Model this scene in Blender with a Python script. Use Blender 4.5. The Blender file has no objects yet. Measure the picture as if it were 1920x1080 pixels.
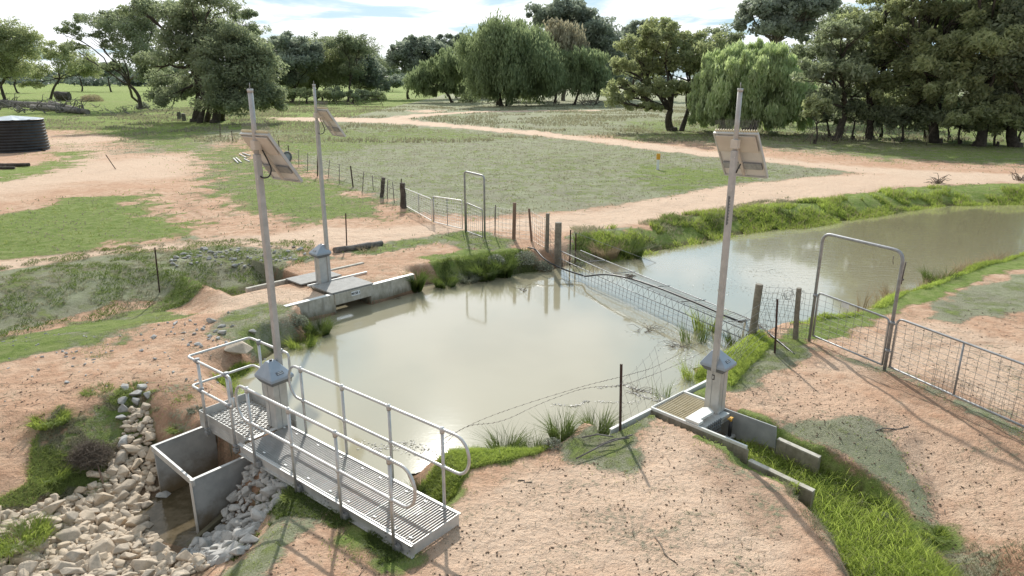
import bpy, bmesh, math, random
import numpy as np
from mathutils import Vector, Matrix, Quaternion
random.seed(7); RNG = np.random.default_rng(11)
S = bpy.context.scene
COL = S.collection
# ------------------------------------------------------------------ survey of the site (camera height 5 m, 24 mm lens)
FOC = 1300.0; PIT = math.radians(16.8); CP, SP = math.cos(PIT), math.sin(PIT); CZ = 5.0
def at(px, py, z=0.0):
    u = (px-960)/FOC; v = (540-py)/FOC
    d = (u, CP+v*SP, -SP+v*CP); t = (z-CZ)/d[2]
    return Vector((d[0]*t, d[1]*t, z))
def aty(px, py, y):
    u = (px-960)/FOC; v = (540-py)/FOC
    d = (u, CP+v*SP, -SP+v*CP); t = y/d[1]
    return Vector((d[0]*t, y, CZ+d[2]*t))
W = -0.5                                   # water level
# walkway frame: U runs along the deck towards the gate, V towards the pond
O1 = Vector((-1.07, 6.40, 0)); U1 = Vector((-.777, .630, 0)).normalized(); V1 = Vector((.630, .777, 0)).normalized()
def wk(u, v, z=0.0): return O1 + U1*u + V1*v + Vector((0, 0, z))
# right regulator frame
O3 = Vector((2.20, 9.93, 0)); D3 = Vector((.675, -.738, 0)).normalized(); N3 = Vector((.738, .675, 0)).normalized()
def rg(d, n, z=0.0): return O3 + D3*d + N3*n + Vector((0, 0, z))
# headwall frame
O2 = Vector((-5.17, 15.08, 0)); D2 = Vector((.684, .730, 0)).normalized(); N2 = Vector((-.730, .684, 0)).normalized()
def hw(d, n, z=0.0): return O2 + D2*d + N2*n + Vector((0, 0, z))
# ------------------------------------------------------------------ numpy noise
def _hash(ix, iy, s):
    h = (ix.astype(np.int64)*374761393 + iy.astype(np.int64)*668265263 + s*974711) & 0xffffffff
    h = ((h ^ (h >> 13))*1274126177) & 0xffffffff
    return ((h ^ (h >> 16)) & 0xffff)/65535.0
def vnoise(x, y, s=0):
    x = np.asarray(x, float); y = np.asarray(y, float)
    ix = np.floor(x); iy = np.floor(y); fx = x-ix; fy = y-iy
    fx = fx*fx*(3-2*fx); fy = fy*fy*(3-2*fy)
    a = _hash(ix, iy, s); b = _hash(ix+1, iy, s); c = _hash(ix, iy+1, s); d = _hash(ix+1, iy+1, s)
    return (a*(1-fx)+b*fx)*(1-fy)+(c*(1-fx)+d*fx)*fy
def fbm(x, y, f=1.0, o=4, s=0):
    r = 0; a = .5; t = 0
    for k in range(o):
        r = r+a*vnoise(x*f+k*17.3, y*f-k*9.1, s+k); t += a; a *= .5; f *= 2.03
    return r/t
def sstep(x): x = np.clip(x, 0, 1); return x*x*(3-2*x)
def seg_dist(X, Y, a, b):
    ax, ay = a[0], a[1]; dx, dy = b[0]-ax, b[1]-ay; L = dx*dx+dy*dy+1e-9
    t = np.clip(((X-ax)*dx+(Y-ay)*dy)/L, 0, 1)
    return np.hypot(X-ax-t*dx, Y-ay-t*dy), t
def poly_sd(X, Y, P):                       # negative inside
    X = np.asarray(X, float); Y = np.asarray(Y, float)
    d = np.full(X.shape, 1e9); ins = np.zeros(X.shape, bool); n = len(P)
    for i in range(n):
        a = P[i]; b = P[(i+1) % n]
        d = np.minimum(d, seg_dist(X, Y, a, b)[0])
        c = ((a[1] > Y) != (b[1] > Y))
        xi = (b[0]-a[0])*(Y-a[1])/((b[1]-a[1]) if abs(b[1]-a[1]) > 1e-9 else 1e-9)+a[0]
        ins ^= (c & (X < xi))
    return np.where(ins, -d, d)
def line_d(X, Y, P):                        # distance to polyline and interpolated 3rd value
    d = np.full(np.shape(X), 1e9); w = np.zeros(np.shape(X))
    for a, b in zip(P[:-1], P[1:]):
        e, t = seg_dist(X, Y, a, b)
        m = e < d; d = np.where(m, e, d)
        w = np.where(m, a[2]+(b[2]-a[2])*t, w)
    return d, w
# ------------------------------------------------------------------ water outline
wpx = [(442,713),(483,689),(533,655),(575,643),(600,632),(618,600),(628,585),(700,560),(775,541),(800,536),(835,530),(870,528),(930,522),(985,513),
       (1006,511),(1040,506),(1075,498),(1110,495),(1151,491),(1200,480),(1239,471),(1286,462),(1366,445),(1440,433),(1520,427),(1580,416),(1640,407),
       (1700,396),(1760,388),(1800,386),(1920,384),(2150,378),(2500,372),(2500,440),(2100,470),(1920,485),(1847,503),(1827,510),(1747,533),(1687,560),(1633,573),
       (1590,600),(1533,613),(1507,612),(1477,623),(1437,622),(1410,630),(1373,648),(1345,660),(1322,682),(1289,690),
       (1140,808),(1105,818),(1070,830),(1030,842),(1000,853),(957,860),(900,856),(860,862),(827,862),(800,872),(773,882),(750,890)]
_i = wpx.index((1289,690))+1
_h = wpx.index((618,600)); _k = wpx.index((775,541))
WP = [tuple(at(x, y, W)[:2]) for x, y in wpx[:_h]]+[tuple(hw(.30, -.30)[:2]), tuple(hw(.42, -.04)[:2]), tuple(hw(1.33, -.04)[:2]), tuple(hw(1.33, .85)[:2]), tuple(hw(2.29, .85)[:2]), tuple(hw(2.29, -.04)[:2]), tuple(hw(3.74, -.04)[:2])]+[tuple(at(x, y, W)[:2]) for x, y in wpx[_k+1:_i]]+[tuple(rg(-.05, 1.80)[:2]), tuple(rg(-.05, -1.05)[:2])]+[tuple(at(x, y, W)[:2]) for x, y in wpx[_i:]] + [tuple(wk(1.0, 1.0)[:2]), tuple(wk(1.6, .80)[:2]), tuple(wk(3.3, .80)[:2]), tuple(wk(4.85, .98)[:2]), tuple(wk(4.95, 1.15)[:2])]
WALLS = [(hw(0, 0), hw(3.75, 0)), (hw(3.75, 0), hw(3.75, .01)), (hw(1.33, 0), hw(1.33, .85)), (hw(2.29, 0), hw(2.29, .85)), (hw(1.33, .85), hw(2.29, .85)), (wk(3.2, .9), wk(4.9, .98)), (wk(1.6, .8), wk(3.3, .8)), (rg(0, -1.0), rg(0, 1.75))]
# ditches: (x, y, floor z) polylines, floor half width, side slope width
def wl(p, z): return (p[0], p[1], z)
DIT_A = [wl(wk(4.12, .25), -.98), wl(wk(4.12, -.8), -.965), wl(wk(3.95, -1.1), -.945), wl(wk(3.8, -1.5), -.83), wl(wk(3.9, -6), -.72)]
DIT_B = [wl(rg(.3, .43), -.50), wl(rg(1.5, .40), -.48), wl(rg(2.6, .40), -.58), wl(at(1600, 985, -.66), -.66), wl(at(1690, 1085, -.68), -.68), wl((4.2, 3.0), -.7)]
DIT_C = [wl(at(575, 528, -.5), -.50), wl(at(500, 545, -.5), -.52), wl(at(430, 562, -.5), -.50), wl(at(300, 578, -.5), -.50), wl(at(120, 604, -.5), -.50), wl(at(-100, 645, -.5), -.50), wl(at(-500, 720, -.5), -.55)]
def ditch(h, X, Y, L, hwid, sl, top=0.0, cut=None):
    d, fl = line_d(X, Y, L)
    n = (fbm(X, Y, 1.3, 3, 5)-.5)*.25
    t = sstep((d+n-hwid)/sl)
    return np.minimum(h, fl+(np.maximum(h, fl)-fl)*t + 0*(top))
def hgt(X, Y):
    X = np.asarray(X, float); Y = np.asarray(Y, float)
    far = np.clip((Y-30)/60, 0, 1)
    h = (fbm(X, Y, .35, 3, 1)-.5)*.12 + (fbm(X, Y, 1.6, 3, 2)-.5)*.05 + far*(fbm(X, Y, .03, 3, 3)-.5)*.5 + (fbm(X, Y, .9, 3, 31)-.5)*.10*np.clip((Y-14)/10, .25, 1)
    near = Y < 60
    h += np.where(near, (fbm(X, Y, 6.0, 3, 9)-.5)*.045, 0)
    # flat pads by the structures
    pad = np.minimum.reduce([np.hypot(X-(-3.4), Y-9.2)/2.6, np.hypot(X-2.7, Y-9.8)/1.4, np.hypot(X+4.2, Y-17)/2.6, np.hypot(X+1, Y-6.6)/1.4])
    h = h*(.25+.75*sstep(pad-.5)) - .02
    # tilt: the near right ground stands a little higher than the ditch, left yard falls towards the pit
    h += .10*np.exp(-((X-1.0)**2+(Y-7.2)**2)/3.0)*.3
    # ditches
    dB, fl = line_d(X, Y, DIT_B)
    dd = (X-O3.x)*N3.x+(Y-O3.y)*N3.y; al = (X-O3.x)*D3.x+(Y-O3.y)*D3.y
    sw = np.where(dd < .43, np.where(al < 2.5, .12, .5), np.where(al < 2.3, .14, 2.2))
    hwid = np.where(al < 1.3, np.where(dd < .43, .415, .465), np.where(dd < .43, .42, .49)+.10*np.clip(al-2.2, 0, 3))
    tB = (dB-hwid)/sw; k_ = (sw > 1); tB = np.where(k_, np.maximum(.3*sstep(tB)+.7*np.clip(tB, 0, 1), (1-sstep((al-2.3+.5*(fbm(X, Y, 1.1, 3, 15)-.5))/2.0))*sstep((dB-.49)/.25)), sstep(tB))
    h = h-.17*sstep((al-1.35)/.45)*np.where(dd < .43, sstep(1+dd/.9), sstep(1-(dd-.9)/.9))*(np.abs(dd) < 2.2)*sstep((4.2-al)/1.5)
    h = np.where(al > -.05, fl+(h-fl)*np.where(dB < 6, tB, 1), h)
    dA, fl = line_d(X, Y, DIT_A)
    ua = (X-O1.x)*U1.x+(Y-O1.y)*U1.y; va = (X-O1.x)*V1.x+(Y-O1.y)*V1.y
    left = ua > 4.12
    nz = (fbm(X, Y, 1.1, 3, 5)-.5)*.35
    wl_ = 2.1+np.clip(-va-.2, 0, 6)*.55; wr_ = 1.45+np.clip(-va-.1, 0, 5)*.75
    tA = (dA+nz-.60)/np.where(left, wl_, wr_); tA = .5*sstep(tA)+.5*np.clip(tA, 0, 1)
    tA = np.where(np.abs(ua-4.12) > .76, np.maximum(tA, sstep((va+.75)/1.0)), tA)
    h = np.where(va < .30, fl+(h-fl)*np.where(dA < 9, tA, 1), h)
    dC, fl = line_d(X, Y, DIT_C)
    nz = (fbm(X, Y, .9, 3, 8)-.5)*.5
    yc = -.27*(X+7)+14.4
    beyond = Y > np.interp(X, [-14, -9.5, -7, -6, -5.3], [13.0, 15.3, 15.9, 16.6, 17.4])
    tC = (dC+nz-.35)/np.where(beyond, 2.3, 2.4); tC = .5*sstep(tC)+.5*np.clip(tC, 0, 1)
    n2 = (X-O2.x)*N2.x+(Y-O2.y)*N2.y; d2 = (X-O2.x)*D2.x+(Y-O2.y)*D2.y
    ok = (n2 > 2.0) | (d2 < -.35)
    blend = np.where((n2 > 1.75) & (d2 > -.4), 1, sstep((-.35-d2)/.9))
    tC = 1-(1-tC)*blend*(d2 < 1.6)
    h = fl+(h-fl)*tC
    # pond and channel
    sd = poly_sd(X, Y, WP)
    wd = np.full(X.shape, 9.)
    for a, b in WALLS: wd = np.minimum(wd, seg_dist(X, Y, a, b)[0])
    bw = .13+.55*sstep((wd-.15)/.6)
    bw = bw*np.where((Y > 20.5) & (X > 1.5), 2.3, 1.0)
    bank = W-.06+(h-(W-.06))*sstep((sd+(fbm(X, Y, 2.2, 2, 6)-.5)*.22*sstep((wd-.2)/.5))/bw)
    h = np.where(sd < 0, W-.06-np.clip(-sd*.9, 0, .55), np.where(sd < 2.0, np.minimum(h, bank), h))
    # far bank berm along the channel
    return h
def hz(x, y): return float(hgt(np.array([x]), np.array([y]))[0])
def gnd(px, py, z0=0.0):                   # surveyed point dropped onto the terrain
    z = z0
    for _ in range(6):
        p = at(px, py, z); z = .5*z+.5*hz(p.x, p.y)
    p = at(px, py, z); p.z = hz(p.x, p.y); return p
# ------------------------------------------------------------------ node helpers
def mat(name):
    m = bpy.data.materials.new(name); m.use_nodes = True
    nt = m.node_tree; nt.nodes.clear()
    out = nt.nodes.new('ShaderNodeOutputMaterial'); b = nt.nodes.new('ShaderNodeBsdfPrincipled')
    nt.links.new(b.outputs[0], out.inputs[0]); return m, nt, b, out
def N(nt, t, **k):
    n = nt.nodes.new(t)
    for a, v in k.items():
        if a in ('operation', 'data_type', 'blend_type', 'attribute_name', 'noise_dimensions', 'distance', 'feature', 'sky_type', 'sun_disc', 'interpolation', 'clamp', 'use_clamp', 'wave_type', 'bands_direction'): setattr(n, a, v)
        else: n.inputs[a.replace('_', ' ')].default_value = v
    return n
def noise(nt, scale, detail=5, rough=.6, vec=None, dist=0):
    n = nt.nodes.new('ShaderNodeTexNoise'); n.inputs['Scale'].default_value = scale; n.inputs['Detail'].default_value = detail
    n.inputs['Roughness'].default_value = rough; n.inputs['Distortion'].default_value = dist
    if vec is not None: nt.links.new(vec, n.inputs['Vector'])
    return n.outputs['Fac']
def mathn(nt, op, a, b=None, c=None, clamp=False):
    n = nt.nodes.new('ShaderNodeMath'); n.operation = op; n.use_clamp = clamp
    for i, v in enumerate((a, b, c)):
        if v is None: continue
        if isinstance(v, (int, float)): n.inputs[i].default_value = v
        else: nt.links.new(v, n.inputs[i])
    return n.outputs[0]
def mixc(nt, f, a, b, bt='MIX'):
    n = nt.nodes.new('ShaderNodeMix'); n.data_type = 'RGBA'; n.blend_type = bt
    if isinstance(f, (int, float)): n.inputs[0].default_value = f
    else: nt.links.new(f, n.inputs[0])
    for i, v in ((6, a), (7, b)):
        if isinstance(v, tuple): n.inputs[i].default_value = (*v[:3], 1)
        else: nt.links.new(v, n.inputs[i])
    return n.outputs[2]
def maprange(nt, v, a, b, c=0., d=1.):
    n = nt.nodes.new('ShaderNodeMapRange'); n.interpolation_type = 'SMOOTHSTEP'
    nt.links.new(v, n.inputs[0])
    for i, q in enumerate((a, b, c, d)): n.inputs[i+1].default_value = q
    return n.outputs[0]
def bump(nt, h, strength, dist, bsdf):
    n = nt.nodes.new('ShaderNodeBump'); n.inputs['Strength'].default_value = strength; n.inputs['Distance'].default_value = dist
    nt.links.new(h, n.inputs['Height']); nt.links.new(n.outputs[0], bsdf.inputs['Normal']); return n
def objco(nt): return nt.nodes.new('ShaderNodeTexCoord').outputs['Object']
def geopos(nt): return nt.nodes.new('ShaderNodeNewGeometry').outputs['Position']
def simple(name, c1, c2, scale=8, rough=.6, metal=0., bmp=.2, bd=.01, detail=6, r2=None, co='obj'):
    m, nt, b, _ = mat(name); v = objco(nt) if co == 'obj' else geopos(nt)
    f = noise(nt, scale, detail, .65, v); f2 = noise(nt, scale*.23, 3, .5, v)
    ff = mathn(nt, 'MULTIPLY_ADD', f2, .6, mathn(nt, 'MULTIPLY_ADD', f, .8, -.2), True)
    f3 = maprange(nt, ff, .3, .7)
    nt.links.new(mixc(nt, f3, c1, c2), b.inputs['Base Color'])
    b.inputs['Roughness'].default_value = rough; b.inputs['Metallic'].default_value = metal
    if r2: nt.links.new(maprange(nt, f, .3, .7, rough, r2), b.inputs['Roughness'])
    if bmp: bump(nt, f, bmp, bd, b)
    return m
M = {}
M['rail'] = simple('galvanised_rail', (.50,.50,.49), (.66,.66,.65), 14, .38, .55, .15, .002, r2=.55)
M['pipe'] = simple('weathered_galvanised_pipe', (.26,.27,.28), (.38,.39,.40), 20, .5, .45, .15, .002)
M['alu'] = simple('aluminium_plate', (.46,.46,.45), (.60,.60,.58), 6, .42, .4, .1, .002, r2=.6)
M['mast'] = simple('galvanised_mast', (.40,.40,.39), (.52,.51,.50), 9, .5, .3, .1, .002)
M['white'] = simple('white_coated_metal', (.66,.66,.63), (.78,.78,.75), 8, .5, 0, .1, .002)
M['cap'] = simple('blue_grey_plastic', (.30,.35,.41), (.36,.41,.47), 6, .42, 0, .08, .002)
M['capd'] = simple('dark_grey_plastic', (.12,.13,.14), (.17,.18,.19), 6, .5, 0, .08, .002)
M['black'] = simple('black_plastic', (.012,.012,.013), (.03,.03,.032), 9, .42, 0, .15, .004)
M['cell'] = simple('solar_backsheet', (.60,.59,.56), (.68,.67,.64), 4, .5, 0, 0)
M['tan'] = simple('tan_backing_plate', (.54,.48,.41), (.62,.57,.50), 5, .55, 0, 0)
M['glass'] = simple('solar_glass', (.01,.012,.03), (.02,.02,.05), 5, .12, 0, 0)
M['concrete'] = simple('weathered_concrete', (.36,.33,.27), (.52,.49,.43), 5, .85, 0, .4, .01)
M['concd'] = simple('damp_stained_concrete', (.14,.12,.08), (.27,.24,.18), 4, .8, 0, .4, .01)
M['slab'] = simple('speckled_lid_slab', (.24,.235,.225), (.34,.335,.32), 30, .8, 0, .3, .004)
M['timber'] = simple('weathered_timber', (.16,.14,.11), (.28,.25,.20), 18, .85, 0, .6, .02)
M['timberd'] = simple('dark_old_timber', (.05,.04,.033), (.12,.10,.085), 14, .9, 0, .7, .03)
M['rtimber'] = simple('reddish_timber', (.19,.12,.085), (.27,.19,.14), 14, .9, 0, .6, .02)
M['picket'] = simple('rusty_steel_picket', (.05,.03,.025), (.10,.055,.045), 25, .75, .2, .3, .003)
M['wire'] = simple('fence_wire', (.26,.26,.25), (.36,.36,.35), 10, .5, .5, 0)
M['wired'] = simple('rusty_wire', (.12,.10,.09), (.20,.17,.15), 10, .7, .3, 0)
M['bird'] = simple('yellowed_spike_base', (.55,.47,.30), (.65,.57,.40), 10, .5, 0, 0)
M['orange'] = simple('orange_plastic', (.70,.35,.04), (.75,.40,.06), 10, .5, 0, 0)
M['whitep'] = simple('white_paint', (.72,.74,.76), (.80,.82,.84), 10, .5, 0, 0)
M['ink'] = simple('dark_ink', (.01,.01,.02), (.02,.02,.03), 10, .6, 0, 0)
M['bark'] = simple('dark_bark', (.035,.028,.022), (.10,.085,.07), 5, .95, 0, .9, .06)
M['barkg'] = simple('grey_bark', (.12,.105,.09), (.26,.235,.21), 3, .95, 0, .6, .05)
M['tankroof'] = simple('sheet_tank_roof', (.45,.50,.55), (.62,.67,.72), 2, .35, .1, .1, .01)
M['plank'] = simple('tan_plank', (.42,.30,.20), (.52,.39,.27), 9, .7, 0, .3, .005)
M['twig'] = simple('dry_twigs', (.11,.085,.065), (.22,.18,.14), 5, .9, 0, 0)
M['log'] = simple('weathered_dead_wood', (.10,.09,.08), (.25,.23,.21), 5, .9, 0, .7, .05)
M['glare'] = simple('floating_weed_painted_glint', (.16,.15,.12), (.58,.56,.52), 60, .5, 0, 0)  # weed whose pale tone also carries painted sun glints
def stainmat(name, c1, c2, lo, hi, c3):       # concrete with a damp, algae-stained foot
    m, nt, b, _ = mat(name); g = geopos(nt); s_ = nt.nodes.new('ShaderNodeSeparateXYZ'); nt.links.new(g, s_.inputs[0])
    mp = nt.nodes.new('ShaderNodeMapping'); mp.inputs['Scale'].default_value = (6, 6, .8); nt.links.new(g, mp.inputs[0])
    f = noise(nt, 5, 6, .65, g); st = noise(nt, 1.6, 5, .6, mp.outputs[0]); f2 = noise(nt, 28, 4, .6, g)
    base = mixc(nt, maprange(nt, f, .3, .7), c1, c2); base = mixc(nt, mathn(nt, 'MULTIPLY', maprange(nt, st, .5, .72), .55), base, tuple(x*.45 for x in c1))
    lv = mathn(nt, 'ADD', s_.outputs[2], mathn(nt, 'MULTIPLY', mathn(nt, 'SUBTRACT', st, .5), .5))
    nt.links.new(mixc(nt, maprange(nt, lv, lo, hi, .85, 0), base, c3), b.inputs['Base Color']); b.inputs['Roughness'].default_value = .85; bump(nt, mathn(nt, 'ADD', f, mathn(nt, 'MULTIPLY', f2, .5)), .4, .01, b); return m
M['concrete'] = stainmat('weathered_concrete', (.40,.37,.30), (.56,.53,.47), -.48, -.22, (.13,.11,.065))
M['concd'] = stainmat('damp_stained_concrete', (.20,.18,.13), (.34,.31,.25), -.55, -.25, (.09,.08,.045))
def rockmat(name, a, b, c):
    m, nt, bs, _ = mat(name); v = objco(nt); oi = nt.nodes.new('ShaderNodeObjectInfo').outputs['Random']
    g = geopos(nt)
    f = noise(nt, 6, 6, .65, g); f2 = noise(nt, 30, 4, .6, g)
    base = mixc(nt, oi, a, b); base = mixc(nt, maprange(nt, f, .42, .68), base, c)
    base = mixc(nt, mathn(nt, 'MULTIPLY', maprange(nt, f2, .5, .75), .45), base, (.16,.14,.12))
    nt.links.new(base, bs.inputs['Base Color']); bs.inputs['Roughness'].default_value = .9
    bump(nt, f2, .5, .012, bs); return m
M['rockt'] = rockmat('tan_rock', (.50,.40,.29), (.38,.33,.27), (.58,.48,.37))
M['rockg'] = rockmat('grey_rock', (.38,.37,.35), (.50,.485,.46), (.32,.31,.29))
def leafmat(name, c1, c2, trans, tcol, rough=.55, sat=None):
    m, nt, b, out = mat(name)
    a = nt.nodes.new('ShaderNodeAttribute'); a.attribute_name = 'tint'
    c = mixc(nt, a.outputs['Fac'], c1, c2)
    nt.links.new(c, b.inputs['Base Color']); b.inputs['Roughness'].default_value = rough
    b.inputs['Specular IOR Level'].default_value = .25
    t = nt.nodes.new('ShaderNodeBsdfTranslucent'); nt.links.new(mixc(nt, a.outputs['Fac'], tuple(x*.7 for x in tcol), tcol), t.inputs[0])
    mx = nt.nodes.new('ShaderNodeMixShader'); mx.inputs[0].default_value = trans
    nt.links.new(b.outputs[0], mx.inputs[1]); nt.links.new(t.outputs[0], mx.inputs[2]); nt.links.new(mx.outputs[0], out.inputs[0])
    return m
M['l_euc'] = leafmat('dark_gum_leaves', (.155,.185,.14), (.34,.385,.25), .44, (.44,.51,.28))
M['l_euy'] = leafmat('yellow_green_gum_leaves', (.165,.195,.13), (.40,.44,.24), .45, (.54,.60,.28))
M['l_pale'] = leafmat('hazed_grey_green_gum_leaves', (.19,.225,.19), (.37,.42,.34), .42, (.44,.50,.36))  # grey-green leaves with distance haze painted into the tone
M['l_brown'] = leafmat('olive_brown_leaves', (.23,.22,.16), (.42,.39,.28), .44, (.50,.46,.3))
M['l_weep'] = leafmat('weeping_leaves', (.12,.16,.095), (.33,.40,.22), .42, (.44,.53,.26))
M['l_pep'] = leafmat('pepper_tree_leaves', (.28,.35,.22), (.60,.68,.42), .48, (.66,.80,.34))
M['l_far'] = leafmat('haze_tinted_distant_leaves', (.16,.20,.19), (.24,.28,.25), .3, (.25,.30,.22))  # bluish haze of the far distance painted into the leaf colour
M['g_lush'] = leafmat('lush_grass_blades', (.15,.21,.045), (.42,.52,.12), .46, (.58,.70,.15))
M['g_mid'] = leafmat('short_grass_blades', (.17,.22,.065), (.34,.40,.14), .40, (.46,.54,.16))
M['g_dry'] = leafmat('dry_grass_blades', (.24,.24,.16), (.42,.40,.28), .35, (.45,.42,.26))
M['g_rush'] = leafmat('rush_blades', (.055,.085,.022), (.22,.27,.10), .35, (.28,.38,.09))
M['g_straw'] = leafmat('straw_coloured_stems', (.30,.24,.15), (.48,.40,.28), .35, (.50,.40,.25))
M['g_grey'] = leafmat('grey_saltbush_leaves', (.16,.18,.13), (.36,.38,.30), .30, (.35,.38,.28))
# ------------------------------------------------------------------ mesh helpers
def link(o, parent=None):
    COL.objects.link(o)
    if parent is not None: o.parent = parent
    return o
def tag(o, label=None, cat=None, group=None, kind=None):
    if label: o['label'] = label
    if cat: o['category'] = cat
    if group: o['group'] = group
    if kind: o['kind'] = kind
    return o
def thing(name, loc, label, cat, group=None, rz=0):
    o = bpy.data.objects.new(name, None); o.empty_display_size = .1; o.location = loc; o.rotation_euler[2] = rz
    link(o); return tag(o, label, cat, group)
def npmesh(name, V, F, m, parent=None, smooth=False, tint=None, attrs=None, origin=None):
    V = np.asarray(V, np.float32); F = np.asarray(F, np.int32)
    if origin is not None: V = V-np.asarray(origin, np.float32)
    me = bpy.data.meshes.new(name); k = F.shape[1]
    me.vertices.add(len(V)); me.vertices.foreach_set('co', V.ravel())
    me.loops.add(F.size); me.loops.foreach_set('vertex_index', F.ravel())
    me.polygons.add(len(F)); me.polygons.foreach_set('loop_start', np.arange(0, F.size, k, dtype=np.int32))
    me.polygons.foreach_set('loop_total', np.full(len(F), k, np.int32))
    if smooth: me.polygons.foreach_set('use_smooth', np.ones(len(F), bool))
    me.update(calc_edges=True)
    if tint is not None:
        a = me.attributes.new('tint', 'FLOAT', 'POINT'); a.data.foreach_set('value', np.asarray(tint, np.float32))
    if attrs:
        for nm, vals in attrs.items():
            a = me.attributes.new(nm, 'FLOAT', 'POINT'); a.data.foreach_set('value', np.asarray(vals, np.float32))
    me.materials.append(m); me.validate()
    o = bpy.data.objects.new(name, me); link(o, parent)
    if origin is not None and parent is None: o.location = origin
    return o
class MB:
    def __init__(s): s.v = []; s.f = []; s.sm = []
    def add(s, vs, fs, smooth=False):
        n = len(s.v); s.v += [tuple(p) for p in vs]; s.f += [tuple(i+n for i in f) for f in fs]; s.sm += [smooth]*len(fs); return s
    def obox(s, c, ax, ay, az, sx, sy, sz):  # oriented box, full sizes
        c = Vector(c); a = Vector(ax)*sx*.5; b = Vector(ay)*sy*.5; d = Vector(az)*sz*.5
        P = [c-a-b-d, c+a-b-d, c+a+b-d, c-a+b-d, c-a-b+d, c+a-b+d, c+a+b+d, c-a+b+d]
        return s.add(P, [(0,3,2,1),(4,5,6,7),(0,1,5,4),(1,2,6,5),(2,3,7,6),(3,0,4,7)])
    def box(s, x0, x1, y0, y1, z0, z1):
        return s.obox(((x0+x1)/2, (y0+y1)/2, (z0+z1)/2), (1,0,0), (0,1,0), (0,0,1), x1-x0, y1-y0, z1-z0)
    def bar(s, a, b, w, h, up=(0,0,1)):      # rectangular bar between two points
        a = Vector(a); b = Vector(b); d = (b-a); L = d.length; d.normalize(); sd = d.cross(Vector(up))
        if sd.length < 1e-4: sd = d.cross(Vector((1, 0, 0)))
        sd.normalize(); u2 = sd.cross(d).normalized()
        return s.obox((a+b)/2, d, sd, u2, L, w, h)
    def prism(s, P, z0, z1):
        n = len(P); V = [(p[0], p[1], z0) for p in P]+[(p[0], p[1], z1) for p in P]
        return s.add(V, [tuple(range(n-1, -1, -1)), tuple(range(n, 2*n))]+[(i, (i+1) % n, n+(i+1) % n, n+i) for i in range(n)])
    def tube(s, pts, r, n=8, closed=False, caps=True, smooth=True):
        pts = [Vector(p) for p in pts]; k = len(pts); rr = r if isinstance(r, (list, tuple)) else [r]*k
        rings = []; prev = None
        for i in range(k):
            if closed: t = pts[(i+1) % k]-pts[i-1]
            else: t = pts[min(i+1, k-1)]-pts[max(i-1, 0)]
            if t.length < 1e-9: t = Vector((0, 0, 1))
            t.normalize()
            if prev is None:
                up = Vector((0, 0, 1)) if abs(t.z) < .95 else Vector((1, 0, 0)); nn = t.cross(up).normalized()
            else:
                nn = prev-t*prev.dot(t)
                nn = nn.normalized() if nn.length > 1e-6 else t.orthogonal().normalized()
            prev = nn; bb = t.cross(nn)
            rings.append([pts[i]+(nn*math.cos(2*math.pi*j/n)+bb*math.sin(2*math.pi*j/n))*rr[i] for j in range(n)])
        base = len(s.v)
        for R in rings: s.v += [tuple(p) for p in R]
        m = k if closed else k-1
        for i in range(m):
            for j in range(n):
                a = base+i*n+j; b = base+i*n+(j+1) % n; c = base+((i+1) % k)*n+(j+1) % n; d = base+((i+1) % k)*n+j
                s.f.append((a, b, c, d)); s.sm.append(smooth)
        if caps and not closed:
            s.f.append(tuple(base+j for j in range(n-1, -1, -1))); s.sm.append(False)
            s.f.append(tuple(base+(k-1)*n+j for j in range(n))); s.sm.append(False)
        return s
    def build(s, name, m, parent=None, bevel=0, origin=None, seg=2):
        me = bpy.data.meshes.new(name)
        v = s.v
        off = Vector((0, 0, 0))
        if parent is not None:
            off = Vector(parent.location)
            if parent.parent is not None: off = off+Vector(parent.parent.location)
        elif origin is not None: off = Vector(origin)
        if off.length: v = [(p[0]-off.x, p[1]-off.y, p[2]-off.z) for p in v]
        me.from_pydata(v, [], s.f); me.polygons.foreach_set('use_smooth', s.sm); me.update()
        me.materials.append(m); o = bpy.data.objects.new(name, me); link(o, parent)
        if parent is None and origin is not None: o.location = origin
        if bevel:
            b = o.modifiers.new('edge', 'BEVEL'); b.width = bevel; b.segments = seg; b.limit_method = 'ANGLE'
        return o
def rounded(pts, rad, n=6):                  # polyline with rounded corners
    P = [Vector(p) for p in pts]; out = [P[0]]
    for i in range(1, len(P)-1):
        a = (P[i-1]-P[i]); b = (P[i+1]-P[i]); r = min(rad, a.length*.49, b.length*.49)
        A = P[i]+a.normalized()*r; B = P[i]+b.normalized()*r
        for k in range(n+1):
            t = k/n; out.append(A*(1-t)**2+P[i]*2*t*(1-t)+B*t*t)
    out.append(P[-1]); return out
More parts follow.
